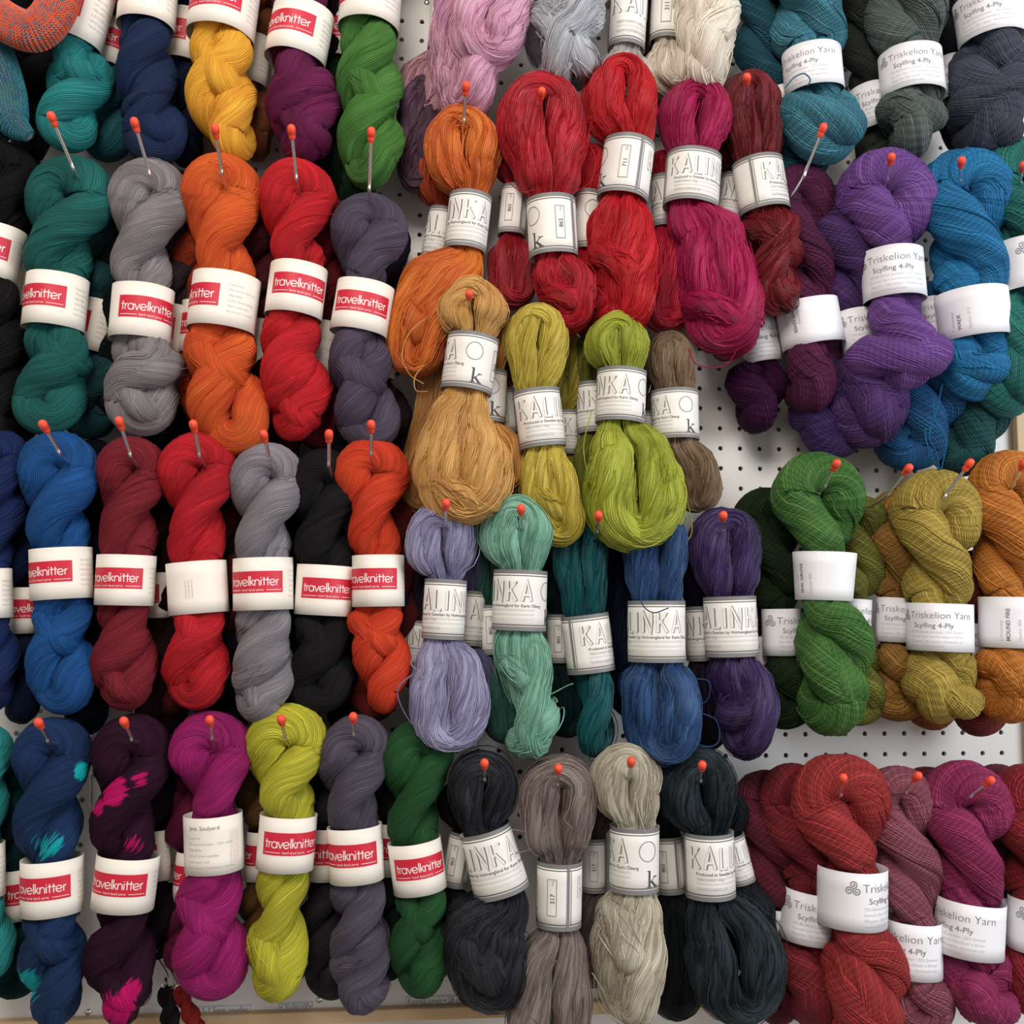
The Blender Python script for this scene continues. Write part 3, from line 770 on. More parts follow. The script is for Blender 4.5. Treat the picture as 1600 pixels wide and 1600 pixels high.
# --- left block, second row
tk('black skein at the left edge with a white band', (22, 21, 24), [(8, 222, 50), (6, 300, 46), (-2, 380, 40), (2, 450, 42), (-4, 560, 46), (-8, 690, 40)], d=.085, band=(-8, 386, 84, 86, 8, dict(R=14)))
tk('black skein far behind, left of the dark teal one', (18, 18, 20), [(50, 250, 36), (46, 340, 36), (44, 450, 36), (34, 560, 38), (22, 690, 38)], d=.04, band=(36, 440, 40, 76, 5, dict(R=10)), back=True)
tk('dark teal skein hanging from the leftmost hook of the second row', (0, 98, 94), [(110, 250, 60), (112, 300, 62), (98, 370, 58), (88, 450, 46), (96, 520, 48), (98, 570, 50), (78, 620, 58), (72, 678, 46)], band=(87, 464, 96, 86, 3, dict(R=103, lean=7)), knot=K1, phase=.2)
tk('deep teal skein partly hidden behind the dark teal one of the second row', (0, 66, 72), [(150, 280, 46), (150, 350, 48), (148, 430, 40), (150, 520, 42), (142, 600, 48), (136, 684, 44)], d=.05, band=(148, 505, 52, 84, 10, dict(R=140)), back=True)
tk('silvery grey skein in the second row, its crimson logo cut off at the right', (132, 126, 130), [(235, 252, 52), (236, 300, 56), (228, 360, 56), (222, 430, 46), (228, 520, 46), (236, 565, 54), (222, 615, 58), (218, 674, 34)], band=(222, 482, 96, 86, 3, dict(L=188, lean=6)), knot=K2)
tk('dark mauve-grey skein behind the silvery grey one of the second row', (64, 52, 60), [(276, 270, 40), (280, 350, 44), (278, 440, 38), (272, 540, 42), (268, 650, 40)], d=.05, band=(268, 515, 44, 86, 5, dict(R=272)), back=True)
tk('orange skein in the second row below the golden yellow one', (230, 78, 0), [(345, 246, 54), (348, 300, 58), (340, 360, 56), (348, 440, 46), (346, 520, 54), (344, 580, 58), (362, 635, 60), (385, 702, 44)], band=(350, 464, 106, 88, 5, dict(R=343, lean=7)), knot=K1, rgb2=(245, 105, 10))
tk('dull orange skein behind the orange one of the second row', (168, 52, 8), [(318, 300, 40), (306, 400, 42), (304, 480, 36), (305, 560, 44), (308, 660, 44)], d=.05, band=(304, 508, 46, 84, 3, dict(L=268)), back=True)
tk('dark red skein behind, between the orange and the red skeins of the second row', (86, 10, 22), [(402, 300, 36), (404, 380, 40), (400, 460, 34), (402, 560, 36), (408, 660, 36)], d=.045, band=(400, 535, 44, 80, 4, dict(R=360)), back=True)
tk('scarlet skein in the second row with the whole crimson logo showing', (204, 0, 24), [(465, 252, 54), (466, 305, 56), (462, 370, 50), (466, 440, 44), (455, 510, 46), (446, 560, 50), (464, 620, 52), (456, 686, 42)], band=(463, 446, 90, 82, 6, dict(R=506, lean=7)), knot=K2)
tk('dark red skein hidden behind the scarlet one of the second row', (120, 0, 22), [(500, 300, 40), (505, 400, 40), (500, 480, 36), (508, 580, 44), (505, 705, 48)], d=.05, band=(500, 540, 56, 84, 5, dict(R=470)), back=True)
tk('charcoal purple skein in the second row below the bright green one', (84, 74, 96), [(572, 302, 52), (576, 350, 56), (570, 410, 50), (568, 470, 44), (566, 530, 46), (562, 590, 50), (575, 640, 48), (580, 702, 44)], band=(566, 474, 90, 80, 8, dict(R=605, lean=7)), knot=K1, vary=1.5)
tk('black-purple skein hidden behind the charcoal purple one of the second row', (36, 28, 36), [(602, 340, 36), (606, 430, 36), (604, 520, 34), (606, 620, 38), (612, 740, 38)], d=.05, band=(602, 548, 40, 80, 8, dict(R=590)), back=True)

tk('black-teal filler skein added far behind to darken the gap between the dark teal and the grey skeins of the second row', (14, 22, 26), [(192, 300, 34), (190, 400, 38), (188, 520, 36), (186, 660, 40)], d=.045, back=True)  # from here to the next heading: dark skeins added so gaps read as shade
tk('black filler skein added far behind to darken the gap between the grey and the orange skeins of the second row', (26, 18, 20), [(256, 560, 40), (262, 640, 40), (262, 730, 44)], d=.05, back=True)
tk('maroon-black filler skein added far behind to darken the gap below the scarlet skein of the second row', (50, 6, 14), [(430, 560, 36), (425, 640, 42), (432, 740, 40)], d=.045, back=True)
tk('black filler skein added far behind to darken the gap at the right below the charcoal purple one', (26, 22, 30), [(560, 560, 40), (552, 650, 44), (545, 740, 40)], d=.045, back=True)
# --- left block, third row
tk('black-blue filler skein added far behind to darken the gap between the bright blue and the burgundy skeins', (8, 14, 34), [(150, 690, 34), (148, 800, 38), (146, 950, 40), (140, 1060, 44), (132, 1150, 38)], d=.045, back=True)  # the far-behind fillers are added; their near-black colour stands in for gap shade
tk('black-red filler skein added far behind to darken the gap between the burgundy and the blank-banded scarlet skeins', (30, 8, 12), [(256, 690, 30), (254, 800, 34), (262, 1000, 38), (256, 1080, 44), (250, 1150, 36)], d=.04, back=True)
tk('black filler skein added far behind to darken the gap between the scarlet and the grey skeins of the third row', (22, 16, 20), [(362, 700, 32), (362, 820, 34), (362, 960, 38), (350, 1060, 42), (352, 1150, 34)], d=.045, back=True)
tk('black filler skein added far behind to darken the gap between the grey and the black skeins of the third row', (20, 18, 22), [(460, 720, 30), (462, 840, 34), (460, 980, 38), (462, 1080, 42), (470, 1150, 36)], d=.04, back=True)
tk('black filler skein added far behind to darken the gap below the vermilion and the black skeins', (20, 16, 18), [(548, 960, 34), (545, 1050, 42), (550, 1150, 36)], d=.04, back=True)
tk('dark navy skein cut by the left edge in the third row', (12, 40, 100), [(-4, 672, 46), (-2, 760, 44), (-8, 850, 36), (-14, 930, 34), (-8, 1010, 40), (-10, 1110, 36)], d=.09, band=(-14, 928, 66, 80, -4, dict(R=-10)))
tk('black-navy skein behind, between the left edge and the bright blue skein', (10, 26, 58), [(34, 720, 38), (32, 800, 40), (34, 900, 38), (34, 1000, 42), (36, 1130, 42)], d=.05, band=(36, 954, 48, 74, -1, dict(L=12)), back=True)
tk('bright blue skein in the third row', (0, 84, 156), [(94, 674, 58), (95, 730, 62), (88, 790, 54), (92, 850, 46), (96, 940, 44), (90, 1000, 48), (98, 1060, 52), (108, 1112, 38)], band=(96, 896, 96, 82, -4, dict(R=112)), knot=K1)
tk('burgundy skein in the third row', (138, 22, 42), [(206, 686, 48), (207, 740, 50), (198, 800, 50), (200, 860, 44), (194, 950, 44), (192, 1010, 48), (196, 1060, 50), (186, 1108, 42)], band=(196, 906, 92, 80, 1, dict(R=222)), knot=K2)
tk('almost black skein hidden behind the burgundy one of the third row', (40, 12, 20), [(240, 760, 36), (242, 860, 36), (245, 930, 34), (240, 1030, 38), (236, 1130, 38)], d=.05, band=(248, 930, 42, 72, -2, dict(R=249)), back=True)
tk('scarlet skein in the third row whose band shows its blank side', (196, 0, 26), [(308, 676, 54), (312, 730, 54), (308, 790, 50), (308, 850, 44), (306, 950, 46), (304, 1010, 54), (306, 1060, 50), (302, 1106, 34)], band=(309, 918, 94, 82, -5, dict(plain='stamp')), knot=K1)
tk('dark red skein hidden behind the scarlet one with the blank band', (92, 6, 18), [(345, 740, 36), (350, 850, 36), (348, 960, 38), (280, 1060, 36), (270, 1120, 30)], d=.05, back=True)
tk('silvery grey skein in the third row beside the black one', (134, 130, 138), [(420, 692, 52), (420, 750, 54), (410, 820, 48), (412, 880, 44), (414, 950, 44), (405, 1000, 52), (412, 1060, 50), (392, 1126, 38)], band=(411, 912, 94, 82, -2, dict(R=441)), knot=K2)
tk('black skein in the third row between the grey and the vermilion ones', (30, 28, 32), [(500, 704, 46), (505, 770, 52), (505, 840, 48), (505, 900, 44), (502, 980, 46), (500, 1050, 50), (498, 1114, 44)], d=.085, band=(507, 922, 90, 78, 3, dict(R=549)), knot=K1)
tk('vermilion skein in the third row', (228, 52, 0), [(580, 684, 54), (580, 735, 54), (578, 790, 46), (584, 850, 42), (590, 940, 40), (586, 990, 46), (602, 1050, 46), (596, 1112, 34)], band=(591, 907, 82, 80, -1, dict(R=620)), knot=K1, rgb2=(240, 70, 8))
tk('dark rust skein hidden behind the vermilion one', (110, 20, 12), [(612, 730, 36), (618, 840, 36), (622, 950, 36), (600, 1040, 42), (570, 1122, 36)], d=.05, back=True)

# --- left block, bottom row
tk('aqua skein cut by the left edge in the bottom row', (0, 128, 128), [(-22, 1130, 40), (-24, 1230, 38), (-28, 1340, 34), (-22, 1420, 38), (-12, 1530, 44)], d=.09, band=(-24, 1365, 62, 84, -3, dict(R=-20)))
tk('very dark teal skein hidden behind the blue one with the turquoise patch', (2, 48, 54), [(24, 1190, 40), (20, 1290, 40), (20, 1400, 36), (18, 1480, 40), (30, 1560, 36)], d=.05, band=(22, 1402, 56, 80, -3, dict(L=8)), back=True)
tk('blue skein with a turquoise patch above its band, bottom row', (12, 52, 102), [(78, 1118, 58), (82, 1170, 58), (74, 1240, 52), (78, 1320, 48), (80, 1400, 46), (82, 1460, 50), (86, 1530, 52), (92, 1600, 38)], band=(81, 1392, 96, 86, -3, dict(R=108)), knot=K1, spots=((0, 165, 172), [(56, 1326, .13, 26), (84, 1320, .13, 26), (30, 1545, .11, 28), (130, 1205, .11, 12)]))
tk('dark plum skein with magenta flecks, bottom row', (52, 18, 42), [(205, 1122, 50), (206, 1180, 56), (194, 1250, 54), (192, 1330, 46), (196, 1430, 44), (188, 1480, 54), (192, 1540, 50), (196, 1602, 40)], band=(196, 1386, 98, 84, 5, dict(R=227)), knot=K3, spots=((190, 20, 100), [(222, 1214, .13, 16), (174, 1236, .125, 20), (156, 1262, .12, 15), (198, 1314, .13, 24), (208, 1552, .125, 20), (186, 1582, .125, 28)]))
tk('black skein hidden behind the plum one with magenta flecks', (24, 12, 20), [(250, 1180, 38), (250, 1260, 38), (250, 1340, 32), (246, 1420, 38), (240, 1500, 36)], d=.05, band=(250, 1338, 32, 78, -4, dict(R=246)), back=True)
tk('magenta skein whose band is covered with handwriting', (164, 6, 108), [(328, 1110, 56), (330, 1160, 60), (334, 1220, 50), (336, 1290, 46), (334, 1380, 46), (322, 1430, 52), (330, 1490, 58), (322, 1558, 46)], band=(334, 1323, 92, 88, -3, dict(hand=True)), knot=K1)
tk('dark magenta skein hidden behind the handwritten band', (108, 4, 62), [(290, 1200, 36), (292, 1300, 36), (292, 1380, 32), (288, 1450, 40), (290, 1520, 38)], d=.05, band=(292, 1372, 40, 76, 4, dict(R=290)), back=True)
tk('chartreuse skein in the bottom row', (172, 168, 0), [(450, 1100, 54), (452, 1150, 58), (440, 1220, 50), (446, 1280, 42), (440, 1370, 42), (438, 1430, 42), (432, 1490, 54), (428, 1562, 50)], band=(448, 1322, 90, 84, 3, dict(R=492)), knot=K3)
tk('brown-olive skein hidden behind the chartreuse one', (96, 62, 14), [(404, 1200, 34), (404, 1280, 34), (402, 1350, 30), (405, 1420, 36), (408, 1500, 34)], d=.05, band=(400, 1340, 34, 76, 3, dict(R=400)), back=True)
tk('charcoal skein in the bottom row beside the chartreuse one', (86, 80, 96), [(552, 1118, 50), (556, 1170, 52), (546, 1240, 48), (556, 1300, 42), (562, 1390, 44), (560, 1440, 46), (564, 1510, 50), (574, 1582, 46)], band=(556, 1340, 86, 84, -4, dict(R=588)), knot=K2, vary=1.5)
tk('dark charcoal skein behind, between the chartreuse and the charcoal ones', (44, 40, 50), [(505, 1180, 38), (506, 1270, 38), (508, 1350, 34), (506, 1440, 42), (516, 1560, 40)], d=.05, band=(506, 1338, 46, 80, 0, dict(R=528)), back=True)
tk('black-green skein behind, between the charcoal and the dark green ones', (20, 34, 30), [(604, 1180, 36), (606, 1260, 36), (606, 1340, 32), (604, 1430, 38), (606, 1530, 36)], d=.05, band=(606, 1330, 42, 80, 2, dict(L=590)), back=True)
tk('dark green skein in the bottom row below the lavender one', (22, 84, 38), [(648, 1128, 46), (652, 1180, 50), (648, 1250, 46), (650, 1310, 40), (656, 1400, 40), (650, 1450, 44), (658, 1500, 50), (655, 1556, 40)], band=(652, 1360, 84, 78, -8, dict(L=618)), knot=K1)

# --- middle block, top row (tops outside the frame)
ka('pink skein in front at the top, hanging in a wide loop', (214, 150, 182), [(790, -150, 50), (785, -60, 60), (778, 0, 52), (762, 45, 56), (762, 100, 44)], d=.13, rgb2=(232, 178, 204), gaps=.1)
ka('pink skein with loose curling threads behind the front pink loop', (206, 142, 176), [(745, -110, 50), (735, -20, 50), (722, 60, 50), (728, 120, 62), (732, 186, 50)], d=.10, rgb2=(228, 172, 200), tw=0, tw2=1.2,
   strays=[[(700, 30, .14), (688, 60, .145), (690, 95, .145), (715, 105, .145), (735, 85, .145), (728, 50, .145), (712, 25, .14)], [(686, 80, .14), (684, 120, .14), (692, 158, .14), (700, 130, .14), (690, 100, .14)]])
ka('dusty pink skein behind at the left of the pink ones', (172, 122, 134), [(700, -80, 30), (692, 10, 30), (680, 60, 30), (662, 130, 40), (664, 192, 34)], d=.06, band=(694, 24, 44, 96, 5, dict(a0=20)), back=True)
ka('dark mauve skein hidden between the pink and the orange linen', (92, 62, 84), [(668, 120, 36), (662, 180, 40), (655, 240, 34), (650, 300, 26)], d=.06, back=True)
ka('silver blue skein at the top with a crossed open knot', (176, 182, 192), [(875, -150, 50), (880, -60, 56), (885, 0, 66), (880, 60, 74), (866, 135, 46)], d=.11, tw=.3, tw2=1.3, rgb2=(200, 204, 210), gaps=.12,
   knot=[(.8, .6, .7, .35)])
ka('light taupe skein with its grey-bordered band at the top edge', (178, 172, 168), [(983, -150, 40), (983, -60, 42), (980, 30, 28), (976, 100, 42), (975, 170, 50)], d=.10, band=(981, 18, 56, 98, 4, dict(a0=24)), rgb2=(200, 196, 190))
ka('dark brown skein hidden behind, between the taupe and the cream ones', (60, 46, 44), [(1012, -120, 34), (1010, 0, 34), (1008, 90, 34), (1004, 180, 30)], d=.05, back=True)
ka('cream skein at the top, thick and braided', (226, 216, 198), [(1105, -160, 50), (1100, -70, 50), (1095, 10, 52), (1100, 70, 78), (1096, 125, 80), (1098, 162, 50)], d=.10, tw=.2, tw2=1.6, rgb2=(240, 232, 218))
ka('beige skein with an upside-down band behind the cream one', (196, 186, 170), [(1046, -150, 36), (1046, -60, 38), (1044, 20, 26), (1048, 90, 44), (1050, 150, 40)], d=.08, band=(1044, 8, 54, 98, 3, dict(a0=206, num='311')), back=True)

# --- middle block, second row
ka('bright orange skein with a grey-bordered band, left end of the second linen row', (222, 98, 20), [(722, 176, 50), (722, 230, 60), (728, 290, 44), (732, 340, 34), (718, 400, 46), (690, 450, 60), (655, 520, 52), (650, 585, 34)], knot=[(.82, .9, .5, .42)], d=(.10, .085), band=(731, 340, 66, 90, 6, dict(a0=98, lean=8)), tw=0, tw2=.35, rgb2=(240, 130, 30))
ka('dark orange skein behind at the left of the bright orange one', (196, 72, 26), [(690, 200, 36), (686, 260, 40), (684, 320, 30), (682, 370, 24), (668, 430, 38), (640, 510, 36), (636, 560, 28)], d=.06, band=(685, 362, 42, 84, 10, dict(a0=52)), rgb2=(160, 60, 20))
ka('crimson skein with an open eye at its top and the number 865 on its band', (186, 14, 36), [(842, 130, 52), (846, 190, 70), (856, 260, 56), (864, 340, 38), (876, 400, 46), (888, 460, 46), (893, 518, 34)], d=.11, band=(863, 347, 76, 92, -3, dict(a0=192, lean=8)), tw=0, tw2=1.0, gaps=0, knot=[(.88, .3, .6, .42)],
   strays=[[(905, 210, .15), (928, 240, .15), (925, 280, .15), (900, 300, .15)], [(790, 280, .15), (815, 300, .15), (835, 295, .15)]])
ka('dark crimson skein behind at the left of the one numbered 865', (160, 12, 32), [(812, 210, 36), (806, 270, 34), (802, 320, 22), (800, 370, 36), (800, 430, 38), (806, 478, 30)], d=.075, band=(803, 324, 44, 78, 5, dict(a0=212)), back=True)
ka('signal red skein standing highest in the middle block', (212, 0, 24), [(972, 100, 56), (970, 150, 62), (972, 205, 54), (980, 255, 40), (968, 310, 44), (972, 370, 56), (975, 440, 60), (985, 520, 52)], d=.115, band=(978, 254, 78, 92, 8, dict(a0=206, num='711', lean=8)), tw=.15, tw2=1.0, rgb2=(226, 20, 40), knot=[(.78, .7, .6, .4)])
ka('deep red skein bundled behind the signal red one, ending in a round loop', (204, 4, 32), [(925, 230, 34), (922, 300, 30), (920, 350, 24), (925, 420, 44), (940, 470, 50), (925, 525, 40)], knot=[(.82, .3, .66, .45)], d=.08, band=(917, 340, 44, 92, 2, dict(a0=150)), tw=0, tw2=1.0)
ka('raspberry red skein hanging at the right end of the red cluster', (190, 6, 50), [(1032, 240, 30), (1030, 320, 30), (1034, 400, 44), (1040, 460, 44), (1040, 515, 34)], d=.07, band=(1036, 310, 36, 80, -2, dict(a0=40)), back=True)
ka('fuchsia skein with a wide flared lower end', (184, 8, 84), [(1086, 132, 46), (1086, 180, 56), (1082, 230, 44), (1082, 270, 38), (1100, 330, 46), (1112, 410, 60), (1128, 480, 62), (1132, 545, 46)], knot=[(.88, .35, .7, .34)], d=.105, band=(1081, 270, 84, 82, 5, dict(a0=38, lean=7)), tw=0, tw2=.5, rgb2=(206, 20, 104),
   strays=[[(1150, 480, .12), (1152, 540, .12), (1130, 572, .12), (1090, 570, .12), (1075, 545, .12)], [(1172, 380, .14), (1184, 430, .14), (1180, 470, .14)], [(1110, 230, .14), (1135, 215, .14), (1128, 190, .14)]])
ka('fuchsia bundle hanging lowest, behind the flared fuchsia skein', (164, 4, 72), [(1130, 380, 30), (1140, 440, 44), (1152, 500, 48), (1136, 560, 34)], d=.075, tw=.5, back=True)
ka('dark wine skein at the right end of the second linen row', (128, 24, 38), [(1170, 122, 44), (1172, 170, 50), (1184, 230, 40), (1190, 280, 34), (1194, 330, 44), (1206, 390, 50), (1208, 440, 46), (1200, 490, 36)], knot=[(.72, .8, .66, .44), (.9, .6, .62, .42)], d=.10, band=(1189, 279, 76, 80, -8, dict(a0=-4, lean=7)), tw=0, tw2=2.4, rgb2=(150, 34, 46))
ka('wine skein hidden behind, its band letter peeping out beside the fuchsia skein', (96, 16, 30), [(1140, 200, 30), (1140, 250, 28), (1140, 300, 20), (1148, 360, 34), (1160, 430, 34)], d=.06, band=(1142, 306, 40, 76, 12, dict(a0=84)), back=True)

# --- middle block, third row
ka('golden tan skein in the middle of the linen block with a heavy looped end', (206, 150, 72), [(735, 440, 50), (735, 490, 58), (735, 540, 44), (728, 600, 34), (716, 660, 50), (722, 730, 74), (738, 812, 56)], d=.12, band=(734, 562, 80, 88, 8, dict(a0=154, lean=8)), tw=0, tw2=.3, rgb2=(222, 170, 92), gaps=.05, knot=[(.9, .4, .62, .34)],
   strays=[[(668, 495, .13), (640, 520, .13), (628, 555, .13), (640, 585, .13), (662, 600, .13)], [(662, 570, .13), (648, 590, .13), (650, 610, .13), (668, 612, .13)]])
ka('tan skein behind at the left of the golden one', (176, 116, 52), [(690, 500, 28), (682, 570, 30), (676, 640, 28), (664, 720, 36), (650, 800, 28)], d=.06, rgb2=(196, 138, 70), back=True)
ka('orange-tan skein behind at the right of the golden one, its band marked k', (200, 138, 62), [(765, 480, 30), (764, 550, 32), (768, 615, 26), (782, 690, 36), (790, 770, 32)], d=.085, band=(766, 616, 50, 82, 2, dict(a0=158)), back=True)
ka('dark brown skein far behind with a narrow slanting band', (120, 60, 22), [(790, 560, 26), (795, 620, 22), (798, 700, 32), (806, 760, 30)], d=.05, band=(790, 640, 34, 70, -6, dict(a0=206)), back=True)
ka('mustard yellow skein with a diagonal lower fringe', (190, 168, 44), [(838, 480, 48), (838, 530, 52), (838, 590, 40), (842, 650, 32), (850, 710, 38), (862, 780, 50), (884, 846, 34)], knot=[(.84, .8, .5, .4)], d=.11, band=(843, 650, 72, 90, -7, dict(a0=34)), tw=0, tw2=.6, rgb2=(208, 186, 66))
ka('dark mustard skein behind at the right of the mustard one', (150, 136, 34), [(888, 520, 26), (886, 590, 28), (884, 670, 22), (880, 740, 26)], d=.07, band=(884, 674, 36, 68, -2, dict(a0=96)), back=True)
ka('olive green skein with a broad open looped lower end', (150, 160, 20), [(962, 492, 50), (962, 540, 52), (966, 600, 38), (972, 660, 40), (985, 720, 62), (992, 790, 76), (990, 848, 52)], d=.12, band=(970, 614, 76, 82, 3, dict(a0=116, lean=6)), tw=0, rgb2=(174, 182, 40), gaps=.12,
   strays=[[(1062, 750, .12), (1078, 800, .125), (1080, 835, .125), (1062, 850, .125), (1030, 845, .125), (1000, 830, .125)], [(1068, 780, .12), (1070, 820, .12), (1050, 838, .12), (1015, 828, .12)], [(925, 640, .13), (912, 700, .14), (925, 760, .14), (950, 800, .14)]])
ka('dark olive skein behind at the left of the olive green one', (104, 106, 22), [(925, 520, 28), (925, 580, 30), (926, 640, 24), (920, 710, 34), (926, 790, 34), (940, 850, 28)], d=.075, band=(925, 634, 48, 78, -3, dict(a0=100)), back=True)
ka('brown linen skein at the right end of the third linen row', (124, 98, 70), [(1048, 520, 34), (1046, 560, 36), (1052, 620, 30), (1066, 690, 34), (1084, 740, 38), (1094, 798, 30)], d=.09, band=(1055, 644, 72, 76, -1, dict(a0=140)), rgb2=(150, 124, 94), tw=0, tw2=.5)
ka('grey-brown skein hidden behind the brown linen one', (84, 76, 70), [(1018, 540, 24), (1016, 600, 26), (1016, 690, 30), (1030, 800, 26)], d=.06, band=(1006, 680, 36, 76, 0, dict(a0=206)), back=True)

# --- middle block, fourth row
ka('lavender skein with an open fringed lower end', (142, 138, 180), [(690, 790, 48), (690, 850, 58), (692, 905, 40), (694, 960, 32), (700, 1020, 44), (702, 1090, 62), (704, 1162, 48)], d=.105, band=(694, 952, 66, 92, 3, dict(a0=58)), tw=0, rgb2=(166, 164, 200), gaps=.1,
   strays=[[(660, 1010, .12), (642, 1035, .12), (655, 1050, .12)], [(650, 1050, .12), (622, 1075, .12), (630, 1110, .12), (655, 1140, .12), (700, 1155, .12)], [(745, 1150, .12), (742, 1165, .12)]])
ka('dark grape skein far behind at the left of the lavender one', (48, 40, 62), [(640, 860, 34), (642, 930, 32), (646, 1000, 26), (650, 1080, 36)], d=.05, band=(648, 1006, 44, 72, 3, dict(a0=78)), back=True)
ka('dull violet skein behind at the right of the lavender one', (92, 88, 128), [(736, 830, 30), (738, 900, 30), (736, 960, 22), (744, 1040, 38), (745, 1120, 34)], d=.07, band=(736, 966, 44, 84, 4, dict(a0=24)), back=True)
ka('mint green skein between the lavender and the petrol ones, fourth linen row', (112, 174, 148), [(806, 776, 52), (806, 830, 62), (808, 890, 42), (812, 940, 36), (812, 1000, 42), (822, 1060, 48), (830, 1120, 54), (842, 1178, 42)], knot=[(.70, .9, .55, .42), (.9, -.7, .6, .42)], d=.11, band=(812, 938, 84, 92, 2, dict(a0=112)), tw=0, tw2=1.5, rgb2=(136, 194, 168),
   strays=[[(840, 1092, .12), (862, 1084, .13), (885, 1072, .135), (896, 1068, .135)]])
ka('dark jade skein hidden behind the mint green one', (40, 92, 80), [(770, 830, 30), (768, 900, 30), (768, 980, 24), (778, 1060, 40), (800, 1160, 44)], d=.07, band=(768, 984, 36, 76, -3, dict(a0=206)), back=True)
ka('deep petrol skein with a tilted band, between the mint green and denim blue ones', (4, 88, 96), [(908, 812, 34), (905, 870, 42), (912, 930, 34), (922, 1000, 30), (928, 1060, 38), (930, 1120, 44), (926, 1180, 38)], d=.09, band=(919, 1006, 74, 88, -7, dict(a0=8)), tw=.2, tw2=2.0, rgb2=(0, 104, 112))
ka('black-green skein behind at the left of the petrol one', (6, 40, 42), [(870, 850, 28), (872, 930, 28), (872, 1000, 22), (880, 1080, 34), (886, 1150, 30)], d=.06, band=(872, 998, 34, 74, 0, dict(a0=204)), back=True)
ka('denim blue skein with a wide open loop at the bottom', (40, 82, 138), [(1028, 800, 42), (1024, 850, 50), (1024, 920, 42), (1025, 985, 40), (1028, 1050, 52), (1034, 1120, 60), (1036, 1186, 46)], d=.11, band=(1026, 987, 88, 92, 0, dict(a0=92)), tw=.25, tw2=.05, rgb2=(62, 104, 160), gaps=.1,
   strays=[[(1085, 1060, .12), (1108, 1066, .12), (1104, 1095, .12), (1075, 1100, .12), (1055, 1080, .12)], [(1080, 1110, .12), (1118, 1125, .12), (1122, 1160, .12), (1095, 1165, .12), (1070, 1140, .12)], [(1004, 900, .15), (1002, 940, .155), (1020, 957, .155), (1045, 950, .155)]])
ka('midnight blue skein hidden behind at the left of the denim blue one', (14, 22, 48), [(975, 830, 36), (970, 880, 36), (972, 960, 32), (980, 1040, 34), (985, 1120, 30)], d=.05, back=True)
ka('dark violet skein at the right end of the fourth linen row', (68, 48, 104), [(1130, 796, 50), (1132, 850, 56), (1136, 920, 42), (1142, 980, 34), (1152, 1040, 46), (1164, 1110, 54), (1158, 1182, 44)], knot=[(.78, -.8, .6, .42)], d=.10, band=(1142, 979, 80, 90, -2, dict(a0=70)), tw=0, tw2=1.2, rgb2=(92, 72, 130))
ka('black-violet skein behind at the left of the dark violet one', (26, 20, 40), [(1096, 840, 30), (1094, 910, 30), (1092, 990, 22), (1100, 1080, 36), (1110, 1170, 32)], d=.06, band=(1092, 990, 42, 82, -3, dict(a0=94)), back=True)

# --- middle block, bottom row
ka('black linen skein with a strongly tilted band, bottom row', (40, 40, 46), [(754, 1174, 50), (754, 1230, 58), (762, 1290, 42), (770, 1350, 38), (768, 1410, 58), (755, 1470, 78), (772, 1566, 54)], knot=[(.80, .9, .5, .45)], d=.105, band=(771, 1352, 84, 100, -16, dict(a0=92, taper=-.1)), tw=0, tw2=.5, rgb2=(62, 66, 74))
ka('black skein behind, a corner of its pale band showing left of the tilted one', (26, 26, 30), [(716, 1220, 32), (712, 1290, 30), (716, 1350, 26), (708, 1420, 36), (712, 1500, 34)], d=.06, band=(716, 1346, 40, 82, 10, dict(a0=214)), back=True)
ka('taupe skein with the number 317 on its band and long loose strands below', (128, 112, 106), [(870, 1184, 50), (872, 1240, 62), (872, 1310, 52), (876, 1380, 34), (870, 1450, 38), (862, 1520, 56), (858, 1600, 62), (856, 1680, 50)], d=.105, band=(874, 1403, 70, 98, 1, dict(a0=214, num='317')), tw=0, rgb2=(156, 140, 132), gaps=.1,
   strays=[[(894, 1225, .14), (890, 1260, .145), (882, 1280, .145), (895, 1296, .145)], [(870, 1500, .14), (840, 1540, .14), (826, 1580, .14), (840, 1598, .14)], [(800, 1296, .12), (825, 1300, .12)], [(795, 1335, .12), (820, 1330, .12), (845, 1320, .12)]])
ka('brown-taupe skein hidden behind, between the taupe and the sand-coloured ones', (92, 80, 76), [(926, 1220, 30), (926, 1290, 30), (926, 1350, 24), (925, 1430, 36), (925, 1540, 40)], d=.06, band=(928, 1354, 40, 80, 0, dict(a0=204, num='317')), back=True)
ka('sand-coloured skein with a round bulging end, bottom row', (180, 170, 148), [(976, 1164, 46), (976, 1220, 54), (984, 1290, 40), (990, 1350, 36), (984, 1410, 46), (982, 1490, 66), (984, 1600, 56)], knot=[(.70, 1.15, .5, .5)], d=.11, band=(991, 1347, 76, 96, 1, dict(a0=140)), tw=0, tw2=.9, rgb2=(204, 196, 176),
   strays=[[(990, 1230, .14), (998, 1270, .145), (1008, 1300, .145)], [(1010, 1190, .14), (1022, 1240, .14), (1024, 1290, .14)], [(925, 1520, .12), (960, 1570, .12), (1000, 1590, .12)]])
ka('blue-black skein at the right end of the bottom linen row, split in two tails', (34, 44, 50), [(1090, 1168, 54), (1088, 1230, 62), (1100, 1300, 48), (1110, 1360, 38), (1128, 1430, 54), (1148, 1500, 72), (1150, 1580, 56)], d=.105, band=(1109, 1357, 76, 96, -1, dict(a0=28)), tw=0, rgb2=(60, 72, 80), gaps=.14,
   strays=[[(1086, 1560, .12), (1100, 1575, .12), (1125, 1578, .12), (1150, 1572, .12)], [(1140, 1570, .12), (1146, 1580, .12), (1138, 1590, .12)], [(1170, 1578, .12), (1190, 1586, .12), (1206, 1578, .12)]])
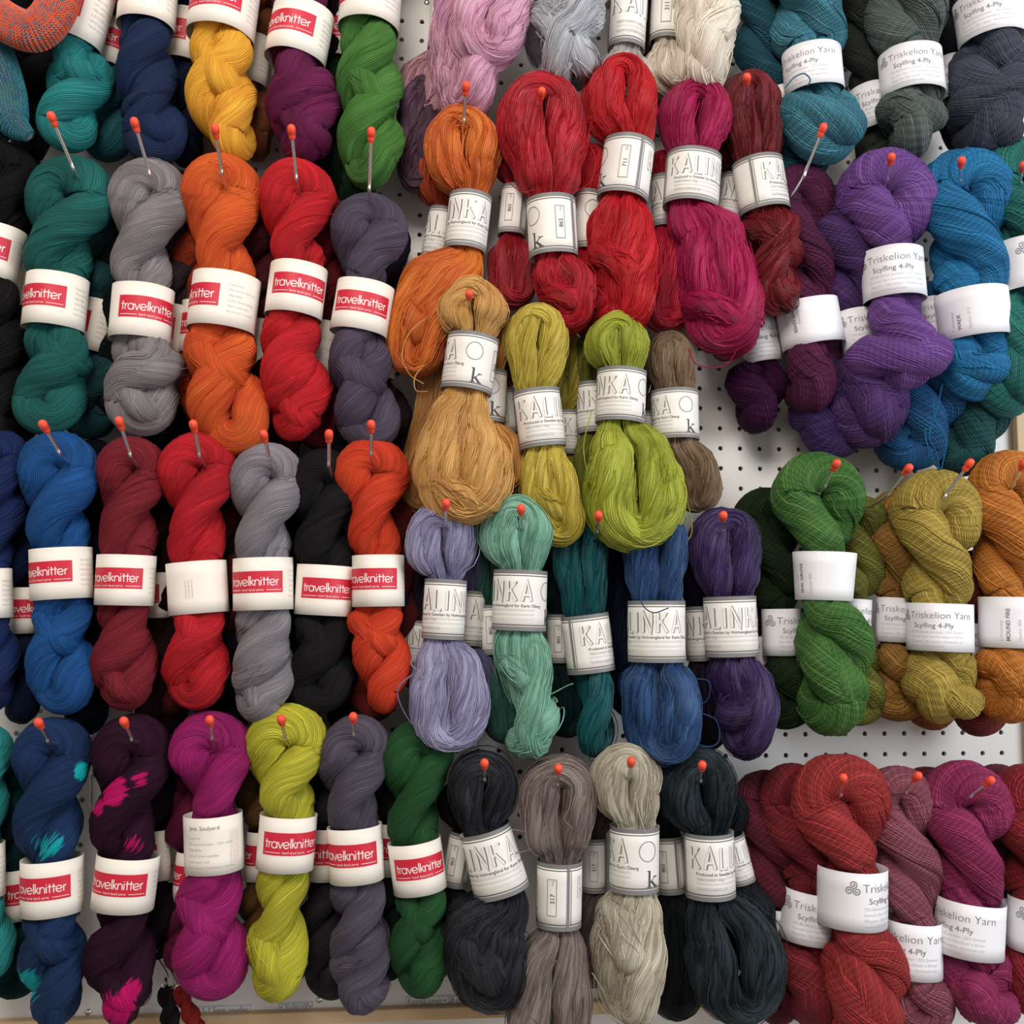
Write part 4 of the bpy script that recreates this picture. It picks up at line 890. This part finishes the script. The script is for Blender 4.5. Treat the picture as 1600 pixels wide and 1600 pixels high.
ka('black skein behind, right of the sand-coloured one, ending low', (26, 30, 34), [(1050, 1220, 32), (1046, 1290, 32), (1048, 1350, 26), (1052, 1430, 40), (1058, 1500, 48), (1052, 1588, 40)], d=.065, band=(1046, 1354, 46, 84, -4, dict(a0=214)), back=True)
ka('black skein behind the blue-black one, its band slanting out to the right', (30, 34, 40), [(1140, 1240, 28), (1146, 1300, 26), (1156, 1350, 22), (1170, 1420, 40), (1180, 1520, 36)], d=.07, band=(1150, 1346, 42, 72, -14, dict(a0=40)), back=True)

# --- right block, top row
tr('teal-blue skein at the top, left one of the right block', (54, 122, 142), [(1252, -130, 58), (1256, -40, 62), (1262, 30, 56), (1270, 95, 44), (1272, 150, 50), (1282, 200, 64), (1280, 252, 52)], d=.105, band=(1270, 95, 88, 66, -4, dict(T=1228, lean=9)), knot=[(.86, .3, .66, .44)],
   strays=[[(1226, 138, .14), (1240, 122, .15), (1256, 115, .155), (1266, 124, .155), (1262, 134, .15)]])
tr('dark teal skein hidden behind the teal-blue one at the top', (22, 84, 102), [(1190, -60, 40), (1188, 30, 44), (1196, 100, 42), (1212, 170, 36), (1240, 230, 50), (1262, 284, 42)], d=.06, band=(1222, 165, 60, 68, -10, dict(T=1210)), back=True)
tr('grey-green skein at the top of the right block', (88, 100, 96), [(1410, -150, 58), (1414, -60, 62), (1412, 20, 60), (1422, 95, 46), (1424, 150, 48), (1424, 200, 50), (1418, 246, 44)], d=.105, band=(1423, 97, 92, 66, -3, dict(T=1392, lean=9)), knot=[(.84, .1, .62, .42)])
tr('dark moss-grey skein hidden behind the grey-green one', (50, 56, 52), [(1352, -60, 40), (1352, 30, 46), (1352, 90, 40), (1360, 150, 32), (1375, 200, 40), (1400, 256, 40)], d=.06, band=(1364, 158, 60, 66, -10, dict(T=1342)), back=True)
tr('slate blue-black skein at the top right corner', (66, 72, 90), [(1548, -170, 54), (1545, -80, 54), (1544, 0, 48), (1540, 70, 54), (1545, 125, 60), (1540, 190, 62), (1540, 240, 48)], d=.105, band=(1545, 8, 96, 66, -6, dict(T=1505, lean=9)), knot=K2)
tr('black skein hidden behind the slate one at the top right', (34, 36, 46), [(1480, -80, 36), (1484, 0, 36), (1488, 80, 32), (1500, 160, 40), (1505, 240, 44)], d=.06, band=(1488, 112, 44, 60, -12, dict(T=1470)), back=True)

# --- right block, second row
tr('wine purple skein at the left of the violet one, label turned sideways', (88, 20, 68), [(1248, 262, 42), (1250, 320, 48), (1252, 390, 50), (1262, 460, 42), (1265, 530, 44), (1264, 590, 56), (1258, 645, 46)], d=.075, band=(1265, 497, 94, 68, -9, dict(name='KING GIVER', T=1240, rot=-90, lean=6)), rgb2=(110, 26, 80))
tr('blackish purple skein behind at the far left of the purple cluster', (60, 14, 58), [(1200, 400, 36), (1196, 470, 38), (1192, 530, 36), (1184, 590, 46), (1180, 680, 46)], d=.05, band=(1188, 528, 56, 66, -8, dict(T=1165)), back=True)
tr('bright violet skein in the middle of the purple cluster', (116, 68, 152), [(1378, 238, 60), (1384, 300, 66), (1388, 360, 56), (1396, 420, 46), (1398, 480, 48), (1404, 540, 68), (1396, 615, 62)], d=.11, band=(1395, 419, 92, 74, -3, dict(T=1360, lean=7)), knot=[(.86, -.3, .72, .44)], rgb2=(136, 88, 174), tw2=2.4)
tr('deep violet skein behind at the left of the bright violet one', (80, 46, 110), [(1330, 290, 46), (1326, 350, 50), (1332, 430, 48), (1338, 510, 36), (1340, 570, 56), (1350, 640, 62), (1330, 690, 50)], d=.08, band=(1340, 514, 54, 68, -8, dict(T=1328)), knot=K3)
tr('dark indigo skein sagging at the bottom of the purple cluster', (58, 34, 96), [(1300, 480, 40), (1296, 560, 44), (1296, 630, 56), (1310, 716, 46)], d=.06, back=True)
tr('azure blue skein at the right of the bright violet one', (6, 112, 172), [(1500, 238, 58), (1504, 300, 66), (1506, 370, 62), (1522, 450, 50), (1524, 520, 48), (1522, 570, 54), (1505, 622, 44)], d=.105, band=(1521, 481, 104, 72, -5, dict(name='WADE', T=1500, lot='013', lean=6)), rgb2=(10, 132, 190), knot=[(.88, -.4, .66, .4)],
   strays=[[(1472, 600, .12), (1464, 640, .12), (1452, 680, .12), (1462, 705, .12), (1468, 735, .12)], [(1458, 620, .12), (1462, 660, .12), (1478, 690, .12), (1470, 738, .12)], [(1470, 740, .12), (1450, 700, .125), (1445, 670, .12)]])
tr('medium blue skein behind, lower left of the azure one', (8, 80, 132), [(1462, 420, 40), (1460, 480, 36), (1458, 540, 40), (1452, 610, 54), (1425, 680, 52), (1400, 724, 36)], d=.07, band=(1456, 494, 40, 64, -8, dict(T=1440)), back=True)
tr('sea green skein cut by the right edge in the second row', (20, 112, 108), [(1584, 224, 52), (1590, 290, 58), (1592, 360, 50), (1598, 420, 42), (1598, 480, 48), (1578, 560, 52), (1564, 650, 46)], d=.105, band=(1600, 404, 84, 74, -6, dict(T=1610)), rgb2=(30, 130, 120), knot=K3)
tr('dark petrol green skein behind, lower right of the blue ones', (8, 76, 80), [(1550, 480, 34), (1545, 560, 40), (1530, 640, 50), (1500, 700, 46), (1480, 735, 34)], d=.065, back=True)

# --- right block, third row
tr('leaf green skein in front, left one of the third row on the right', (58, 112, 40), [(1276, 710, 56), (1280, 770, 62), (1284, 840, 52), (1288, 900, 44), (1296, 960, 52), (1306, 1020, 56), (1298, 1080, 62), (1296, 1142, 46)], d=.11, band=(1288, 900, 90, 72, 2, dict(name='SEAL GROVE', T=1257, taper=.12)), rgb2=(84, 136, 58), knot=[(.8, .7, .62, .46)])
tr('very dark green skein behind at the left of the leaf green one', (30, 50, 24), [(1200, 764, 44), (1200, 830, 46), (1205, 900, 42), (1215, 990, 38), (1222, 1060, 48), (1232, 1138, 46)], d=.065, band=(1222, 988, 60, 70, -1, dict(T=1215)))
tr('black-green skein far behind at the left of the very dark green one', (24, 34, 22), [(1180, 850, 30), (1182, 930, 30), (1190, 1010, 28), (1200, 1090, 34), (1206, 1130, 30)], d=.04, band=(1190, 1020, 40, 50, -3, dict(T=1190)), back=True)
tr('olive skein behind at the right of the leaf green one', (104, 106, 30), [(1336, 775, 32), (1340, 840, 38), (1345, 910, 34), (1344, 980, 28), (1346, 1060, 38), (1338, 1132, 32)], d=.07, band=(1340, 972, 40, 68, 4, dict(T=1290)), back=True,
   strays=[[(1366, 1050, .09), (1376, 1080, .09), (1366, 1092, .09), (1350, 1080, .09)]])
tr('mustard skein in front in the third row of the right block', (166, 142, 48), [(1462, 738, 54), (1464, 800, 60), (1466, 870, 56), (1466, 940, 46), (1470, 1000, 44), (1474, 1050, 52), (1472, 1092, 54), (1466, 1132, 42)], d=.11, band=(1468, 981, 96, 70, 2, dict(T=1428)), rgb2=(186, 160, 62), knot=[(.88, .15, .66, .42)])
tr('amber brown skein behind at the left of the mustard one', (150, 104, 34), [(1402, 770, 36), (1400, 830, 42), (1398, 900, 38), (1394, 970, 34), (1396, 1040, 48), (1420, 1122, 48)], d=.07, band=(1398, 969, 54, 66, 3, dict(T=1378)))
tr('rust orange skein low behind the mustard one', (148, 74, 26), [(1440, 960, 30), (1445, 1040, 40), (1460, 1138, 44)], d=.06, back=True)
tr('ochre orange skein at the right edge in the third row', (196, 112, 20), [(1570, 708, 50), (1576, 770, 60), (1578, 840, 54), (1580, 920, 46), (1576, 985, 44), (1580, 1040, 52), (1566, 1128, 44)], d=.11, band=(1582, 973, 94, 74, 1, dict(name='MOUND FIRE', T=1577, lot='004')), rgb2=(214, 132, 34), knot=[(.84, .4, .66, .42)])
tr('brick brown skein behind, between the mustard and the ochre orange ones', (122, 40, 34), [(1526, 860, 32), (1528, 930, 32), (1528, 1010, 30), (1532, 1080, 42), (1530, 1146, 36)], d=.06, band=(1530, 1010, 44, 66, 2, dict(T=1516)), back=True)

# --- right block, bottom row
tr('brick red skein in front in the bottom right group, three spirals on its band', (172, 42, 46), [(1306, 1178, 60), (1312, 1240, 64), (1326, 1310, 60), (1332, 1390, 50), (1340, 1460, 52), (1356, 1510, 60), (1340, 1570, 66), (1330, 1640, 50)], d=.11, band=(1332, 1411, 104, 84, 2, dict(T=1346)), rgb2=(192, 60, 58), knot=[(.8, .5, .7, .45)])
tr('dark red skein behind at the left of the brick red one', (132, 28, 42), [(1240, 1196, 46), (1244, 1260, 52), (1262, 1340, 46), (1270, 1430, 44), (1262, 1500, 58), (1262, 1600, 56)], d=.075, band=(1262, 1440, 80, 74, 9, dict(T=1240)), knot=K3)
tr('maroon skein at the far left of the bottom right group', (104, 22, 42), [(1198, 1206, 40), (1196, 1270, 42), (1206, 1350, 40), (1214, 1440, 34), (1210, 1520, 40), (1212, 1600, 40)], d=.055, band=(1212, 1458, 48, 64, 4, dict(T=1170)), back=True)
tr('dusty rose skein in the bottom right group', (146, 72, 90), [(1394, 1198, 46), (1402, 1260, 50), (1418, 1340, 48), (1430, 1420, 44), (1430, 1500, 42), (1436, 1550, 50), (1440, 1620, 44)], d=.095, band=(1428, 1491, 84, 80, 2, dict(T=1372)), rgb2=(166, 92, 108))
tr('raspberry skein in the bottom right group', (154, 34, 92), [(1498, 1188, 58), (1504, 1250, 62), (1512, 1330, 54), (1514, 1420, 46), (1524, 1490, 46), (1532, 1540, 54), (1528, 1598, 46)], d=.105, band=(1515, 1461, 100, 78, 6, dict(T=1440)), rgb2=(172, 50, 106), knot=[(.9, .2, .66, .42)])
tr('wine red skein behind, between the dusty rose and the raspberry ones', (96, 20, 40), [(1450, 1200, 40), (1452, 1270, 40), (1456, 1350, 38), (1462, 1450, 34), (1468, 1560, 40)], d=.055, back=True)
tr('mauve skein far behind, between the raspberry and the dark red skeins', (112, 34, 66), [(1560, 1196, 34), (1560, 1270, 38), (1566, 1350, 36), (1572, 1430, 30), (1575, 1540, 38)], d=.055, band=(1570, 1444, 44, 72, 3, dict(T=1540)), back=True)
tr('dark cherry red skein cut by the right edge in the bottom right group', (140, 22, 36), [(1612, 1196, 56), (1618, 1260, 60), (1620, 1340, 52), (1622, 1420, 44), (1622, 1500, 54), (1614, 1590, 50)], d=.10, band=(1624, 1456, 88, 74, 4, dict(T=1610)))

# ------------------------------------------------------------------ hooks
HK = [((83, 188), (117, 268), 'dark teal'), ((212, 197), (236, 278), 'upper silvery grey'), ((337, 207), (348, 276), 'orange'), ((456, 208), (464, 284), 'upper scarlet'), ((580, 212), (577, 300), 'upper charcoal purple'),
      ((70, 668), (96, 712), 'bright blue'), ((188, 663), (206, 716), 'burgundy'), ((303, 668), (313, 716), 'blank-banded scarlet'), ((413, 683), (422, 722), 'lower silvery grey'), ((514, 683), (514, 730), 'third-row black'), ((580, 668), (580, 714), 'vermilion'),
      ((62, 1132), (78, 1160), 'turquoise-patched blue'), ((195, 1130), (208, 1158), 'magenta-flecked plum'), ((328, 1128), (332, 1156), 'magenta'), ((440, 1127), (446, 1154), 'chartreuse'), ((552, 1123), (554, 1150), 'lower charcoal'),
      ((728, 140), (724, 196), 'bright orange linen'), ((846, 147), (842, 178), 'crimson linen'), ((1167, 125), (1166, 156), 'dark wine linen'),
      ((733, 462), (732, 484), 'golden tan linen'), ((697, 790), (697, 822), 'lavender linen'), ((814, 798), (814, 826), 'mint green linen'), ((935, 808), (933, 834), 'petrol linen'), ((1130, 808), (1127, 832), 'dark violet linen'),
      ((757, 1195), (757, 1220), 'bottom black linen'), ((872, 1203), (871, 1228), 'taupe linen'), ((986, 1192), (982, 1216), 'sand-coloured linen'), ((1097, 1198), (1094, 1222), 'blue-black linen'),
      ((1284, 205), (1254, 280), 'wine purple'), ((1392, 250), (1384, 286), 'bright violet'), ((1502, 255), (1498, 288), 'azure blue'), ((1598, 262), (1592, 290), 'sea green'),
      ((1305, 728), (1286, 764), 'leaf green'), ((1512, 728), (1472, 780), 'mustard'), ((1598, 728), (1580, 762), 'ochre orange'),
      ((1317, 1218), (1312, 1244), 'brick red'), ((1432, 1215), (1412, 1240), 'dusty rose'), ((1544, 1222), (1512, 1246), 'raspberry')]
HK += [((849, 450), (847, 492), 'mustard linen'), ((968, 478), (964, 508), 'olive green linen')]
for tip, ent, what in HK:
    hook('steel hook with orange-red rubber tip holding the %s skein' % what, tip, ent, dt=.172 if tip[1] < 300 and tip[0] < 700 else (.085 if what in ('mustard linen', 'olive green linen') else .166), de=.135 if what not in ('mustard linen', 'olive green linen') else .07)
hook('empty steel hook with orange-red tip between the green and mustard skeins', (1417, 735), (1384, 776), dt=.17, de=.13)

# empty double-wire hooks glimpsed between the skeins
def bare_hook(label, pts, ball=None, name='empty_hook'):
    W_ = [P(*p) for p in pts]; mb = MB(); tube(mb, catmull(W_, 40), .0016, 10)
    root = empty(name, W_[0], label, 'hook')
    mb.build('wire', [M['metal']], root)
    if ball:
        mb = MB(); c = W_[-1]; z = np.linspace(-math.pi / 2, math.pi / 2, 12)
        tube(mb, [c + np.array([0, -math.sin(t) * .0042, 0]) for t in z], np.maximum(.0002, np.cos(z) * .0042), 18); mb.build('ball_end', [M['metal']], root)
    return root
bare_hook('empty bent wire hook in the gap right of the blue skein with the turquoise patch', [(128, 1206, .004), (150, 1207, .006), (143, 1210, .01), (143, 1232, .012), (142, 1258, .012), (143, 1262, .004)])
bare_hook('thin vertical wire of an empty hook between the petrol and the denim blue linen', [(961, 925, .004), (961, 932, .012), (961, 950, .013), (961, 968, .012), (961, 972, .004)])
bare_hook('empty wire hook behind, between the olive and the amber brown skeins', [(1362, 808, .004), (1352, 826, .02), (1346, 838, .03), (1356, 846, .02), (1370, 850, .006)])
bare_hook('short steel peg with a round ball end, near the bottom left', [(268, 1487, .0), (262, 1487, .03), (246, 1486, .06), (240, 1476, .066), (236, 1466, .07)], ball=True, name='ball_end_peg')
for lab, pp in (('left one of the bent steel wires dangling from the ball-ended peg', [(252, 1487, .05), (249, 1500, .055), (258, 1515, .055), (263, 1530, .055), (256, 1542, .055), (253, 1536, .055)]),
                ('middle one of the bent steel wires dangling from the ball-ended peg', [(259, 1487, .045), (257, 1500, .05), (266, 1516, .05), (273, 1534, .05), (268, 1545, .05), (263, 1538, .05)]),
                ('right one of the bent steel wires dangling from the ball-ended peg', [(266, 1487, .04), (265, 1502, .045), (270, 1520, .045), (278, 1538, .045), (276, 1540, .045)])):
    W_ = [P(*p) for p in pp]; mb = MB(); tube(mb, catmull(W_, 40), .0011, 8); o = mb.build('cable_needle', [M['metal']]); tag(o, lab, 'cable needle', 'bent steel wires on the ball-ended peg')
skein('small bundle of red yarn hanging at the bottom edge below the steel wires', (150, 16, 20), 'tk', [(278, 1542, 9), (286, 1562, 12), (300, 1590, 15), (318, 1640, 16)], d=.05, back=True)
skein('small bundle of black yarn hanging at the bottom edge beside the red one', (28, 24, 30), 'tk', [(258, 1540, 9), (262, 1565, 14), (266, 1595, 15), (268, 1640, 15)], d=.05, back=True)
